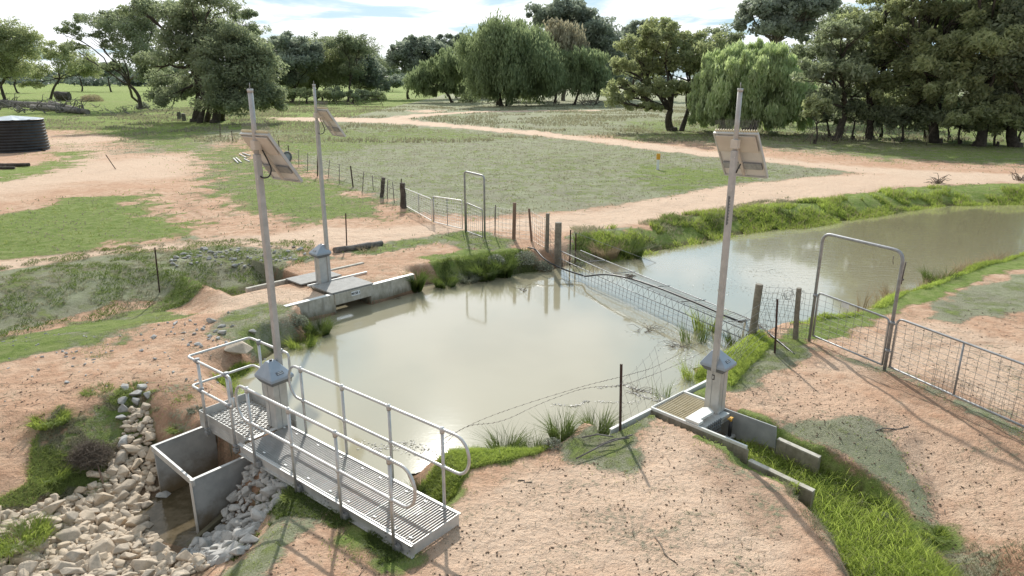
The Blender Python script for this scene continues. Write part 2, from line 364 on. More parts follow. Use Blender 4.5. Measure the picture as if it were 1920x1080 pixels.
def blades(P, H, Wd, lean, seed=0, curl=.5, dirs=None, tint=None):   # grass blades: quad + tip
    r = np.random.default_rng(seed); n = len(P); P = np.asarray(P, float)
    a = r.uniform(0, 2*np.pi, n); d = np.stack([np.cos(a), np.sin(a)], 1) if dirs is None else dirs
    H = np.broadcast_to(H, n)*r.uniform(.6, 1.15, n); Wd = np.broadcast_to(Wd, n)
    l = np.broadcast_to(lean, n)*r.uniform(.2, 1.3, n)
    sd = np.stack([-np.sin(a+1.3), np.cos(a+1.3)], 1)
    b0 = P.copy(); m = P.copy(); t = P.copy()
    m[:, :2] += d*(H*l*.35)[:, None]; m[:, 2] += H*.55
    t[:, :2] += d*(H*l*(1+curl*.3))[:, None]; t[:, 2] += H*np.clip(1-.35*l, .3, 1)
    w = (Wd*.5)[:, None]; s3 = np.concatenate([sd, np.zeros((n, 1))], 1)
    V = np.stack([b0-s3*w, b0+s3*w, m+s3*w*.8, m-s3*w*.8, t+s3*w*.12, t-s3*w*.12], 1).reshape(-1, 3)
    i = np.arange(n)[:, None]*6
    F = np.concatenate([i+np.array([0, 1, 2, 3]), i+np.array([3, 2, 4, 5])], 0)
    tv = (r.uniform(0, 1, n) if tint is None else np.clip(tint+r.uniform(-.25, .25, n), 0, 1))
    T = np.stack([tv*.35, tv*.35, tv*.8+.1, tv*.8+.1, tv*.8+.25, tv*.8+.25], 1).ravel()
    return V, F, np.clip(T, 0, 1)
def inpoly_pts(P, n, seed=0):
    r = np.random.default_rng(seed); P2 = np.array([[p[0], p[1]] for p in P]); lo = P2.min(0); hi = P2.max(0); out = []
    c = 0
    while c < n:
        q = r.uniform(lo, hi, (n*2, 2)); k = poly_sd(q[:, 0], q[:, 1], [tuple(p) for p in P2]) < 0
        out.append(q[k]); c += k.sum()
    return np.concatenate(out)[:n]
def on_ground(q, dz=-.01): return np.column_stack([q, hgt(q[:, 0], q[:, 1])+dz])
# ================================================================== camera, sun, sky
cam = bpy.data.cameras.new('camera'); co = bpy.data.objects.new('camera', cam); COL.objects.link(co)
cam.sensor_width = 36; cam.lens = FOC*36/1920; co.location = (0, 0, CZ); co.rotation_euler = (math.pi/2-PIT, 0, 0)
cam.clip_start = .1; cam.clip_end = 6000; S.camera = co
SEL, SAZ = 33.5, -6.5                       # sun elevation, azimuth off +Y (towards -X)
sl = bpy.data.lights.new('sun', 'SUN'); sl.energy = 5.0; sl.angle = math.radians(.9); sl.color = (1, .95, .87)
so = bpy.data.objects.new('sun', sl); COL.objects.link(so)
sd_ = Vector((math.sin(math.radians(SAZ))*math.cos(math.radians(SEL)), math.cos(math.radians(SAZ))*math.cos(math.radians(SEL)), math.sin(math.radians(SEL))))
so.rotation_euler = sd_.to_track_quat('Z', 'Y').to_euler(); so.location = (0, 0, 30)
w = bpy.data.worlds.new('World'); S.world = w; w.use_nodes = True; nt = w.node_tree; nt.nodes.clear()
wo = nt.nodes.new('ShaderNodeOutputWorld'); bg = nt.nodes.new('ShaderNodeBackground'); sky = nt.nodes.new('ShaderNodeTexSky')
sky.sky_type = 'NISHITA'; sky.sun_disc = False; sky.sun_elevation = math.radians(SEL); sky.sun_rotation = math.radians(SAZ)
sky.air_density = 1.0; sky.dust_density = 1.0; sky.ozone_density = 1.5; sky.altitude = 100
bg.inputs[1].default_value = .085
tc = nt.nodes.new('ShaderNodeTexCoord'); sep = nt.nodes.new('ShaderNodeSeparateXYZ'); nt.links.new(tc.outputs['Generated'], sep.inputs[0])
zz = mathn(nt, 'ADD', mathn(nt, 'MAXIMUM', sep.outputs[2], 0.0), .10)
cv = nt.nodes.new('ShaderNodeCombineXYZ'); nt.links.new(mathn(nt, 'DIVIDE', sep.outputs[0], zz), cv.inputs[0]); nt.links.new(mathn(nt, 'DIVIDE', sep.outputs[1], zz), cv.inputs[1])
cn = noise(nt, .85, 8, .58, cv.outputs[0], .3); cn2 = noise(nt, .22, 3, .5, cv.outputs[0])
cf = mathn(nt, 'ADD', mathn(nt, 'MULTIPLY', cn, .7), mathn(nt, 'MULTIPLY', cn2, .5))
# more blue breaks to the right (towards +X), like the photograph
cf = mathn(nt, 'SUBTRACT', cf, mathn(nt, 'MULTIPLY', sep.outputs[0], .10))
cl = maprange(nt, cf, .505, .60)
vm = nt.nodes.new('ShaderNodeVectorMath'); vm.operation = 'DOT_PRODUCT'; nt.links.new(tc.outputs['Generated'], vm.inputs[0]); vm.inputs[1].default_value = sd_
glow = maprange(nt, vm.outputs['Value'], -.2, .86, 8.0, 16.2)
gs = mathn(nt, 'MULTIPLY', glow, maprange(nt, cn, .35, .70, .88, 1.12))
hzn = maprange(nt, sep.outputs[2], 0.0, .5, 1.0, .8)
gs = mathn(nt, 'MULTIPLY', gs, hzn)
cc = mixc(nt, 1.0, (.97, .985, 1.0), gs, 'MULTIPLY')
n_ = cc.node; nt.links.new(gs, n_.inputs[7])
sb = mixc(nt, .72, sky.outputs[0], (5.6, 9.2, 11.8))
nt.links.new(mixc(nt, mathn(nt, 'MULTIPLY', cl, .93), sb, cc), bg.inputs[0]); nt.links.new(bg.outputs[0], wo.inputs[0])
S.view_settings.view_transform = 'Standard'; S.view_settings.look = 'None'; S.view_settings.exposure = 0; S.view_settings.gamma = 1
# ================================================================== terrain
def axis(lo, a, b, hi, st, g, mx=60):
    c = list(np.arange(a, b, st)); s = st; x = b
    while x < hi: c.append(x); s = min(s*g, mx); x += s
    c.append(hi); s = st; x = a-st; L = []
    while x > lo: L.append(x); s = min(s*g, mx); x -= s
    L.append(lo); return np.array(sorted(L)+c)
gx = axis(-1400, -8.5, 9.0, 1400, .075, 1.028); gy = axis(-30, 4.6, 20.5, 2600, .075, 1.022)
GX, GY = np.meshgrid(gx, gy); nx, ny = len(gx), len(gy)
X = GX.ravel(); Y = GY.ravel(); Z = hgt(X, Y)
print('terrain', nx, ny, nx*ny)
wn = (fbm(X, Y, .8, 4, 21)-.5); wn2 = (fbm(X, Y, .12, 4, 22)-.5); wn3 = (fbm(X, Y, 2.7, 3, 23)-.5)
def pmask(px, soft=.3, z=0.0, namp=.8):
    P = [tuple(at(x, y, z)[:2]) for x, y in px]
    sd = poly_sd(X, Y, P)
    k = 1+np.clip(Y-15, 0, 200)/18.0
    return sstep(.5-(sd+wn*namp*k*1.8+wn2*namp*k+wn3*namp*k)/(3.4*soft*k))
def wmask(P, soft=.3, namp=.6):
    sd = poly_sd(X, Y, [tuple(p[:2]) for p in P]); return sstep(.5-(sd+wn*namp)/(2*soft))
green = np.zeros(X.shape); dry = np.zeros(X.shape); pale = np.zeros(X.shape); dark = np.zeros(X.shape)
def add(a, m, k=1.0): return np.maximum(a, m*k)
# --- the paddock beyond the fence and everything far away
far = sstep((Y-24)/3.0); near_ = (Y < 30)*(.35+.9*fbm(X, Y, .9, 3, 40))
fld = pmask([(440,235),(530,222),(740,226),(1000,246),(1250,275),(1450,297),(1640,322),(1560,335),(1420,350),(1330,375),(1190,385),(1080,392),(960,400),(905,405),(800,400),(760,392),(640,350),(520,300)], .6)
green = add(green, fld, .36); dry = add(dry, fld, .98)
gl = pmask([(525,225),(740,228),(900,243),(1000,262),(760,268),(700,280),(640,290),(600,300),(650,345),(760,395),(700,420),(560,360),(450,300),(430,250)], .6)
green = add(green, gl, .54); dry = dry*(1-.25*gl)
gl = pmask([(1180,300),(1340,310),(1500,325),(1420,350),(1330,372),(1180,360)], .8); green = add(green, gl, .55); dry = dry*(1-.2*gl)
# beyond the tracks
b1 = sstep((Y-62)/8)*(X > -30); green = add(green, b1, .36); dry = add(dry, b1, 1.0)
b2 = pmask([(1130,262),(1300,268),(1500,288),(1700,305),(1920,316),(2300,330),(2300,235),(1100,225)], 1.0); green = add(green, b2, .55); dry = add(dry, b2, .7)
lft = sstep((Y-70)/6)*(X < -22); green = add(green, lft, .8); dry = np.maximum(dry*(1-.5*lft), .5*lft)
# --- left yard
lg = pmask([(220,190),(420,205),(440,262),(350,285),(280,280),(180,262),(130,275),(150,235)], .8); green = add(green, lg, .72); dry = add(dry, lg, .5)
lg = pmask([(345,290),(450,262),(520,300),(650,352),(765,398),(720,415),(560,420),(450,400),(370,350),(400,320)], .5); green = add(green, lg, .66); dry = add(dry, lg, .6)
lg = pmask([(-300,435),(0,412),(120,372),(260,362),(290,395),(370,425),(300,448),(160,468),(0,490),(-300,520)], .4); green = add(green, lg, .74); dry = add(dry, lg, .5)
lg = pmask([(-200,330),(0,318),(110,300),(60,288),(170,282),(120,318),(0,345),(-200,350)], .4); green = add(green, lg, .8)
lg = pmask([(180,235),(430,225),(640,215),(420,285),(200,290)], .8); dry = add(dry, lg, .6)
lime = fbm(X, Y, .11, 3, 60); green = np.clip(green*(.72+.75*lime), 0, 1)
pl = pmask([(80,262),(140,250),(200,300),(380,285),(330,330),(150,340),(0,370),(-300,380),(-300,340),(60,320),(150,285)], .5); pale = add(pale, pl, .8)
# --- far bank of the left drain, shade painted into its colour, and its floor
dk = pmask([(-400,540),(0,512),(160,487),(350,466),(470,462),(570,468),(592,500),(520,528),(360,545),(180,570),(0,610),(-400,690)], .22, -.3); dry = add(dry, dk, .9); green = add(green, dk, .42); dark = add(dark, dk, .75)
gg = pmask([(-400,640),(0,628),(170,585),(330,548),(520,525),(560,520),(430,545),(350,575),(330,618),(240,655),(150,690),(0,720),(-400,800)], .25, -.4); green = add(green, gg, .75); dry = add(dry, gg, .75)
# --- around the pond
for poly, g, d, k in [
    ([(760,905),(800,872),(860,850),(1000,838),(1010,850),(960,868),(880,885),(860,912),(845,935),(820,955),(760,915)], 1.0, .1, 0),
    ([(1060,832),(1130,800),(1200,770),(1250,770),(1190,810),(1180,850),(1120,872),(1060,862)], .55, .85, 0),
    ([(780,520),(830,480),(900,470),(1000,480),(1040,500),(1000,520),(800,545)], .55, .8, .5),
    ([(800,483),(870,472),(985,468),(960,486),(860,500),(800,505)], .85, .3, 0),
    ([(640,470),(720,452),(850,428),(960,450),(940,470),(820,455),(700,475)], .65, .75, .1),
    ([(1270,740),(1285,690),(1330,650),(1420,630),(1450,642),(1430,670),(1380,700),(1370,730),(1290,755)], 1.0, .3, 0),
    ([(1350,700),(1440,650),(1500,640),(1520,665),(1470,700),(1400,735),(1350,735)], .5, .85, 0),
    ([(1090,490),(1080,440),(1200,425),(1330,398),(1500,370),(1700,348),(1920,345),(2400,340),(2400,380),(1800,392),(1640,410),(1366,447),(1200,485)], .95, .35, 0),
    ([(1075,495),(1075,430),(1180,425),(1160,480)], .4, .95, .3),
    ([(1440,640),(1520,600),(1600,590),(1700,545),(1830,500),(1920,478),(2400,440),(2400,470),(1920,500),(1830,525),(1740,570),(1640,602),(1600,635),(1520,640),(1500,650)], .95, .3, 0),
    ([(1740,575),(1830,535),(1920,520),(2300,500),(2300,560),(1920,590),(1800,610),(1730,600)], .4, .8, .15),
    ([(1500,655),(1620,690),(1720,730),(1920,830),(1920,800),(1700,700),(1540,650)], .3, .6, .3),
    ([(1130,850),(1190,845),(1200,880),(1120,880)], .5, .8, 0),
    ([(1300,840),(1390,865),(1470,935),(1480,1010),(1400,990),(1340,900)], 0, .35, .55), ([(1640,690),(1760,720),(1920,800),(1980,860),(1920,860),(1780,790),(1660,730)], 0, .2, .7), ([(280,720),(390,720),(395,800),(300,850),(290,790)], .15, .4, .8), ([(1640,1000),(1740,960),(1920,980),(1920,1085),(1800,1085)], .1, .5, .35),
    ([(1420,800),(1520,790),(1640,800),(1720,870),(1760,930),(1840,980),(1880,1100),(1760,1100),(1660,960),(1560,900),(1500,850)], .26, .78, .15),
    ([(1730,925),(1790,930),(1800,960),(1740,955)], .95, .3, 0),
    ([(400,690),(440,660),(500,640),(560,610),(640,580),(650,600),(600,640),(520,680),(440,715),(400,712)], .85, .5, 0),
    ([(430,585),(520,570),(560,600),(520,640),(440,640),(400,630)], .5, .7, .3),
    ([(60,830),(110,780),(210,740),(300,735),(290,780),(220,830),(200,880),(120,900),(60,880)], .7, .6, .5),
    ([(-100,1000),(-100,900),(0,940),(110,955),(90,1000),(0,1010)], 1.0, .4, .2),
    ([(480,900),(520,880),(600,900),(620,960),(560,1000),(450,1080),(400,1080),(480,980)], .5, .75, .25),
    ([(650,985),(720,1000),(760,1040),(720,1060),(660,1020)], .7, .4, .3)]:
    m_ = pmask(poly, .14, -.05, .35); green = add(green, m_, g); dry = add(dry, m_, d); dark = add(dark, m_, k)
dry = np.maximum(dry, .30*near_)
for L in ([(0,395),(150,372),(330,350),(430,330),(470,318)], [(20,420),(200,400),(360,385),(480,382),(640,428)], [(330,350),(345,380),(370,400),(420,420)], [(360,345),(375,375),(405,395),(450,415)], [(0,500),(200,473),(400,452),(620,436),(850,421)], [(0,491),(200,467),(400,448),(620,430),(850,418)],
          [(1080,414),(1250,392),(1400,368),(1560,345),(1750,334),(1920,334)], [(1090,424),(1260,400),(1420,376),(1580,352),(1760,341),(1920,341)], [(1450,372),(1600,365),(1750,352)], [(1560,690),(1640,660),(1800,640),(1920,640)], [(540,226),(740,227),(1000,247),(1250,277),(1450,301),(1700,324)]):
    P = [(*tuple(at(x, y, 0)[:2]), 0) for x, y in L]; d_, _ = line_d(X, Y, P); k_ = 1+np.clip(Y-12, 0, 60)/30
    dark = add(dark, sstep(1-(d_+wn*.15)/(.16*k_))*(fbm(X, Y, .7, 3, 50) > .42), .55)
# ditch at the lower right
dB, _ = line_d(X, Y, DIT_B); al3 = (X-O3.x)*D3.x+(Y-O3.y)*D3.y
gm = sstep(1-(dB+wn*.3-.52)/.35)*(al3 > .9); green = add(green, gm, 1.0); dry = dry*(1-gm)
sl_ = sstep(1-(dB-.9)/.5)*(al3 > 1.8)*(1-gm); dark = add(dark, sl_, .15); dry = add(dry, sl_, .45)
# tracks: packed pale earth
for poly, k in [([(500,219),(530,219),(740,222),(1000,243),(1250,272),(1450,296),(1700,318),(2300,345),(2300,362),(1700,331),(1450,306),(1230,281),(1000,251),(740,231),(530,226)], 1.0),
                ([(700,224),(760,216),(900,209),(1130,206),(1140,208),(900,212.5),(800,219),(740,226)], .95),
                ([(-400,545),(0,488),(200,466),(400,445),(600,425),(850,418),(1000,405),(1150,388),(1330,352),(1480,335),(1600,325),(2300,330),(2300,350),(1900,338),(1700,352),(1480,377),(1330,396),(1200,418),(1080,432),(870,430),(640,462),(560,465),(400,460),(200,478),(0,510),(-400,560)], .85),
                ([(110,262),(170,250),(230,258),(180,268)], .7), ([(760,208),(800,205),(840,208),(800,212)], .8)]:
    m_ = pmask(poly, .16, 0, .3)*(Z > -.3); green *= 1-m_; dry *= 1-.85*m_; dark *= 1-m_; pale = add(pale, m_, k)
# bare strip of pale dust on the near pads
for poly, k in [([(860,960),(1000,880),(1180,860),(1250,800),(1380,860),(1440,930),(1500,1080),(900,1080)], .75), ([(1500,690),(1640,620),(1760,600),(1920,640),(1920,780),(1740,700)], .7), ([(360,545),(460,540),(600,545),(640,560),(540,590),(440,590)], .8), ([(1360,740),(1500,690),(1900,850),(2100,1000),(1800,900),(1560,800)], .35)]:
    m_ = pmask(poly, .2, 0, .5); pale = add(pale, m_, k)
# damp, darker, redder soil on steep cuts
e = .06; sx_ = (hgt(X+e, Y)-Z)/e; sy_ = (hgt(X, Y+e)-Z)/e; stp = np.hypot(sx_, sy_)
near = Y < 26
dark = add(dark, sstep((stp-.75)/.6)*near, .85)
sdw = np.full(X.shape, 9.); kk = Y < 80; sdw[kk] = poly_sd(X[kk], Y[kk], WP)
wet = sstep(1-(Z-W)/.10)*(sdw < 3)
wet = np.maximum(wet, sstep(1-(dB-.0)/.5)*0)
dA, flA = line_d(X, Y, DIT_A); pit = sstep(1-(Z+.90)/.1)*(dA < 3); wet = np.maximum(wet, pit*.8)
F = (np.arange((nx-1)*(ny-1)) // (nx-1))*nx + (np.arange((nx-1)*(ny-1)) % (nx-1)); F = np.stack([F, F+1, F+nx+1, F+nx], 1)
m, nt, b, _ = mat('earth_and_grass')
g = geopos(nt)
def at_(n): a = nt.nodes.new('ShaderNodeAttribute'); a.attribute_name = n; return a.outputs['Fac']
aG, aD, aP, aK, aW = at_('green'), at_('dry'), at_('pale'), at_('dark'), at_('wet')
n1 = noise(nt, .55, 6, .6, g); n2 = noise(nt, 3.2, 6, .65, g); n3 = noise(nt, 14, 5, .7, g); n4 = noise(nt, 55, 4, .7, g); n5 = noise(nt, 1.3, 6, .62, g, .4)
soil = mixc(nt, maprange(nt, n1, .35, .65), (.57,.365,.245), (.66,.47,.335))
soil = mixc(nt, maprange(nt, n2, .35, .7), soil, (.50,.30,.195))
soil = mixc(nt, mathn(nt, 'MULTIPLY', aP, maprange(nt, n2, .25, .6, .55, 1.)), soil, mixc(nt, maprange(nt, n3, .3, .7), (.66,.49,.36), (.76,.60,.46)))
# rake dark specks (dung, leaf litter)
sp = maprange(nt, n4, .57, .68); sp2 = maprange(nt, n3, .60, .70)
soil = mixc(nt, mathn(nt, 'MULTIPLY', sp, .55), soil, (.22,.15,.105)); soil = mixc(nt, mathn(nt, 'MULTIPLY', mathn(nt, 'MULTIPLY', sp2, .5), maprange(nt, n5, .42, .6)), soil, (.24,.17,.12))
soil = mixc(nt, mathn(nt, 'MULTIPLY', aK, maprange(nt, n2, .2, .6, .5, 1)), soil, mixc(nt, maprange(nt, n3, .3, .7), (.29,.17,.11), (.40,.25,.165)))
dcol = mixc(nt, maprange(nt, n3, .3, .7), (.37,.35,.26), (.52,.49,.38)); dcol = mixc(nt, maprange(nt, n4, .35, .65), dcol, (.20,.20,.125))
dcol = mixc(nt, maprange(nt, n1, .3, .7), dcol, mixc(nt, maprange(nt, n3, .3, .7), (.43,.44,.30), (.33,.36,.21)))
fd = mathn(nt, 'ADD', mathn(nt, 'MULTIPLY', aD, 1.35), mathn(nt, 'MULTIPLY', mathn(nt, 'SUBTRACT', mathn(nt, 'ADD', mathn(nt, 'MULTIPLY', n5, .5), mathn(nt, 'MULTIPLY', n3, .5)), .5), 2.6))
fd = maprange(nt, fd, .45, .85); fd = mathn(nt, 'MULTIPLY', fd, maprange(nt, aD, .02, .25))
col = mixc(nt, fd, soil, dcol)
gcol = mixc(nt, maprange(nt, n3, .3, .7), (.16,.245,.05), (.29,.385,.09)); gcol = mixc(nt, maprange(nt, n2, .35, .7), gcol, (.36,.41,.15)); gcol = mixc(nt, mathn(nt, 'MULTIPLY', maprange(nt, n4, .45, .7), .5), gcol, (.09,.14,.035))
fg = mathn(nt, 'ADD', mathn(nt, 'MULTIPLY', aG, 1.3), mathn(nt, 'MULTIPLY', mathn(nt, 'SUBTRACT', mathn(nt, 'ADD', mathn(nt, 'MULTIPLY', n5, .6), mathn(nt, 'MULTIPLY', n2, .4)), .5), 3.2))
fg = mathn(nt, 'ADD', fg, mathn(nt, 'MULTIPLY', mathn(nt, 'SUBTRACT', n4, .5), .8))
fg = maprange(nt, fg, .5, .95); fg = mathn(nt, 'MULTIPLY', fg, maprange(nt, aG, .02, .25))
col = mixc(nt, fg, col, gcol)
col = mixc(nt, mathn(nt, 'MULTIPLY', aW, .8), col, (.10,.075,.045))
nt.links.new(col, b.inputs['Base Color']); b.inputs['Roughness'].default_value = .95; b.inputs['Specular IOR Level'].default_value = .15
hh = mathn(nt, 'ADD', mathn(nt, 'MULTIPLY', n3, 1.0), mathn(nt, 'MULTIPLY', n4, .45)); hh = mathn(nt, 'ADD', hh, mathn(nt, 'MULTIPLY', n2, 2.6))
hh = mathn(nt, 'ADD', hh, mathn(nt, 'MULTIPLY', mathn(nt, 'MULTIPLY', mathn(nt, 'ADD', fg, fd), n4), 1.2))
bump(nt, hh, .8, .06, b)
ter = npmesh('ground', np.column_stack([X, Y, Z]), F, m, smooth=True, attrs=dict(green=green, dry=dry, pale=pale, dark=dark, wet=wet))
tag(ter, 'red earth and patchy grass ground around the pond and out to the paddocks', kind='structure')
# ================================================================== water
m, nt, b, _ = mat('muddy_water')
g = geopos(nt); mp = nt.nodes.new('ShaderNodeMapping'); mp.inputs['Rotation'].default_value = (0, 0, .5); mp.inputs['Scale'].default_value = (1, 2.2, 1); nt.links.new(g, mp.inputs[0])
w1 = noise(nt, 3.2, 4, .55, mp.outputs[0]); w2 = noise(nt, .5, 2, .5, g)
sp_ = nt.nodes.new('ShaderNodeSeparateXYZ'); nt.links.new(g, sp_.inputs[0])
up = mathn(nt, 'ADD', mathn(nt, 'MULTIPLY', sp_.outputs[0], .84), mathn(nt, 'MULTIPLY', sp_.outputs[1], .54))   # upstream of the flood rack the wind ruffles it
ruf = mathn(nt, 'ADD', maprange(nt, up, 14.0, 24.0, .04, 1.0), 0.0)
nt.links.new(mixc(nt, ruf, mixc(nt, maprange(nt, w2, .35, .7), (.37,.34,.235), (.34,.31,.21)), (.37,.33,.205)), b.inputs['Base Color'])
b.inputs['Roughness'].default_value = .06; b.inputs['IOR'].default_value = 1.62; b.inputs['Coat Weight'].default_value = 1.0; b.inputs['Coat Roughness'].default_value = .05
bp = bump(nt, mathn(nt, 'MULTIPLY', w1, ruf), .55, .045, b)
w3 = noise(nt, 16, 3, .5, mp.outputs[0]); bp2 = nt.nodes.new('ShaderNodeBump'); bp2.inputs['Strength'].default_value = .10; bp2.inputs['Distance'].default_value = .006
nt.links.new(w3, bp2.inputs['Height']); nt.links.new(bp.outputs[0], bp2.inputs['Normal']); nt.links.new(bp2.outputs[0], b.inputs['Normal'])
q = MB(); P = [tuple(at(x, y, W)[:2]) for x, y in wpx]
xs = [p[0] for p in WP]; ys = [p[1] for p in WP]
# one sheet a little wider than the waterline, its edge lost under the banks
q.add([(-6.2, 6.9, W), (45, 6.9, W), (45, 62, W), (-6.2, 62, W)], [(0, 1, 2, 3)])
def offs(P, r):
    n = len(P); out = []
    for i in range(n):
        a = Vector(P[i-1]); c = Vector(P[(i+1) % n]); t = (c-a).normalized(); out.append((P[i][0]-t.y*r, P[i][1]+t.x*r))
    return out
area = sum(WP[i-1][0]*WP[i][1]-WP[i][0]*WP[i-1][1] for i in range(len(WP)))
wp2 = offs(WP, .10 if area < 0 else -.10)
bm = bmesh.new(); vs = [bm.verts.new((x, y, W)) for x, y in wp2]; f = bm.faces.new(vs); bmesh.ops.triangulate(bm, faces=[f])
me = bpy.data.meshes.new('pond_water'); bm.to_mesh(me); bm.free(); me.materials.append(m)
if me.polygons[0].normal.z < 0: me.flip_normals()
tag(link(bpy.data.objects.new('pond_water', me)), 'muddy pale brown water of the pond and channel', kind='structure')
# shallow water in the outlet pit
m2, nt, b, _ = mat('shallow_pit_water'); g = geopos(nt)
nt.links.new(mixc(nt, maprange(nt, noise(nt, 5, 5, .6, g), .35, .65), (.075,.058,.032), (.14,.11,.07)), b.inputs['Base Color']); b.inputs['Roughness'].default_value = .08; b.inputs['IOR'].default_value = 1.33
bump(nt, noise(nt, 22, 3, .5, g), .35, .008, b)
q = MB(); q.prism([tuple(wk(u, v)[:2]) for u, v in [(3.40, .3), (4.85, .3), (4.85, -1.0), (4.3, -1.35), (3.2, -1.4)]], -.925, -.92)
tag(q.build('puddle_water', m2), 'thin brown water on the floor of the rock lined outlet pit', kind='structure')
# ================================================================== walkway
ZD = .15
t = thing('metal_walkway', wk(2, .36, ZD), 'galvanised metal footbridge with grating deck above the outlet box', 'walkway')
q = MB()                                     # grating: bearing bars across plus cross rods
n = 88
for i in range(n):
    u = .02+i*(3.42/n)
    q.bar(wk(u, .02, ZD-.014), wk(u, .70, ZD-.012), .0062, .020)
q.build('deck_grating', M['mast'], t)
q = MB()
for k in range(8): q.bar(wk(.02, .03+k*.095, ZD-.022), wk(3.42, .03+k*.095, ZD-.022), .006, .008)
q.build('cross_rod', M['alu'], t)
q = MB(); q.bar(wk(0, .005, ZD-.075), wk(3.5, .005, ZD-.075), .012, .17); q.bar(wk(0, -.012, ZD-.004), wk(3.5, -.012, ZD-.004), .045, .008); q.bar(wk(0, -.012, ZD-.156), wk(3.5, -.012, ZD-.156), .045, .008)
q.build('side_beam', M['alu'], t, bevel=.002)
q = MB(); q.bar(wk(0, .715, ZD-.075), wk(3.5, .715, ZD-.075), .012, .17); q.bar(wk(0, .73, ZD-.004), wk(3.5, .73, ZD-.004), .045, .008)
q.build('side_beam', M['alu'], t, bevel=.002)
q = MB(); q.bar(wk(.004, .012, ZD-.06), wk(.004, .708, ZD-.06), .012, .14); q.build('end_plate', M['alu'], t, bevel=.002)
q = MB()
for u in (.9, 1.8, 2.7): q.bar(wk(u, .02, ZD-.09), wk(u, .70, ZD-.09), .05, .08)
q.build('cross_beam', M['alu'], t)
for u in (.12, .38, .72, 1.2, 1.55, 2.0, 2.5, 3.0, 3.3):
    for v in (.07, .65):
        p = wk(u+(.1 if v > .3 else 0), v, ZD+.004); o = MB().obox(p, U1, V1, (0,0,1), .045, .022, .006).build('grating_clip', M['white'], t, bevel=.001)
q = MB()
for (u, v) in [(1.5, -.005), (1.56, -.005), (.45, -.005), (.06, -.005)]:
    for dz in (-.05, -.10): MB().tube([wk(u, v, ZD+dz), wk(u, v-.012, ZD+dz)], .009, 6).build('bolt', M['pipe'], t)
def handrail(v, out, us, name_lab):
    h = thing('handrail', wk(us[0], v, ZD), name_lab, 'handrail')
    h.parent = None
    return h
def rail_loop(parent, v, u0, u1, zt, zm, r=.019):
    R = (zt-zm)/2; zc = (zt+zm)/2; pts = []
    for k in range(13):
        a = math.pi/2+math.pi*k/12; pts.append(wk(u0+R*.85*math.cos(a), v, zc+R*math.sin(a)))
    pts2 = []
    for k in range(13):
        a = -math.pi/2+math.pi*k/12; pts2.append(wk(u1+R*.75*math.cos(a), v, zc+R*math.sin(a)))
    return MB().tube(pts+pts2, r, 12, closed=True).build('rail_loop', M['rail'], parent)
def ball(q, c, r, n=8, m=10):
    vs = [];
    for i in range(n+1):
        a = math.pi*i/n
        for j in range(m): b = 2*math.pi*j/m; vs.append((c[0]+r*math.sin(a)*math.cos(b), c[1]+r*math.sin(a)*math.sin(b), c[2]+r*math.cos(a)))
    q.add(vs, [(i*m+j, (i+1)*m+j, (i+1)*m+(j+1) % m, i*m+(j+1) % m) for i in range(n) for j in range(m)], True)
ZT, ZM = 1.13, .64
for v, us, lab in ((-.055, (.26, 1.18, 2.10, 3.03), None), (.775, (.29, 1.21, 2.13, 3.05), None)):
    rl = rail_loop(t, v, .08, us[-1]+.12, ZT, ZM)
    if v < 0: rl['label'] = 'double tube handrail on the rock side of the deck'
    else: rl['label'] = 'double tube handrail on the pond side of the deck'
    for u in us:
        p = MB().tube([wk(u, v, -.02), wk(u, v, ZT)], .0195, 12).build('stanchion', M['rail'], t)
        q = MB(); ball(q, wk(u, v, ZT), .034); q.tube([wk(u, v, ZT-.05), wk(u, v, ZT)], .029, 10); q.build('rail_fitting', M['rail'], p); q = MB(); ball(q, wk(u, v, ZM), .034); q.build('rail_fitting', M['rail'], p)
        s_ = -1 if v < 0 else 1
        q = MB(); q.obox(wk(u-.045, v-s_*.02, .03), U1, V1, (0,0,1), .06, .05, .075); q.obox(wk(u-.0, v-s_*.035, .03), U1, V1, (0,0,1), .12, .012, .10); q.build('base_bracket', M['pipe'], p, bevel=.003)
# operator's platform at the gate, with coarse diamond grating and its own cage rail
pf = thing('gate_platform', wk(4.1, .5, ZD), 'small diamond-mesh platform with upturned edges at the far end of the footbridge', 'platform')
q = MB(); z = ZD-.02
a0, a1, b0, b1 = 3.50, 4.66, .10, .86
cell = .058
def clipseg(p, d):
    ts = []
    lo, hi = -9, 9
    for k, (mn, mx) in enumerate(((a0, a1), (b0, b1))):
        if abs(d[k]) < 1e-9: continue
        x, y = (mn-p[k])/d[k], (mx-p[k])/d[k]
        lo = max(lo, min(x, y)); hi = min(hi, max(x, y))
    return (lo, hi) if hi > lo+.01 else None
for s_ in (1, -1):
    for k in range(-26, 40):
        p = (a0+k*cell*1.35, (b0+b1)/2); d = (math.cos(math.radians(62)), s_*math.sin(math.radians(62)))
        c_ = clipseg(p, d)
        if c_:
            A = wk(p[0]+d[0]*c_[0], p[1]+d[1]*c_[0], z); B = wk(p[0]+d[0]*c_[1], p[1]+d[1]*c_[1], z); q.bar(A, B, .010, .022)
q.build('diamond_grating', M['alu'], pf)
for (A, B, lb) in ((wk(3.48, .06, 0), wk(4.70, .06, 0), 0), (wk(3.48, .90, 0), wk(4.70, .90, 0), 0), (wk(4.70, .055, 0), wk(4.70, .905, 0), 0)):
    q = MB(); q.bar(A+Vector((0,0,ZD+.045)), B+Vector((0,0,ZD+.045)), .010, .11); q.bar(A+Vector((0,0,ZD-.055)), B+Vector((0,0,ZD-.055)), .014, .085)
    q.bar(A+Vector((0,0,ZD-.13)), B+Vector((0,0,ZD-.13)), .02, .06); q.build('edge_plate', M['alu'], pf, bevel=.002)
def hook(pts, r=.021): return rounded(pts, .05, 5)
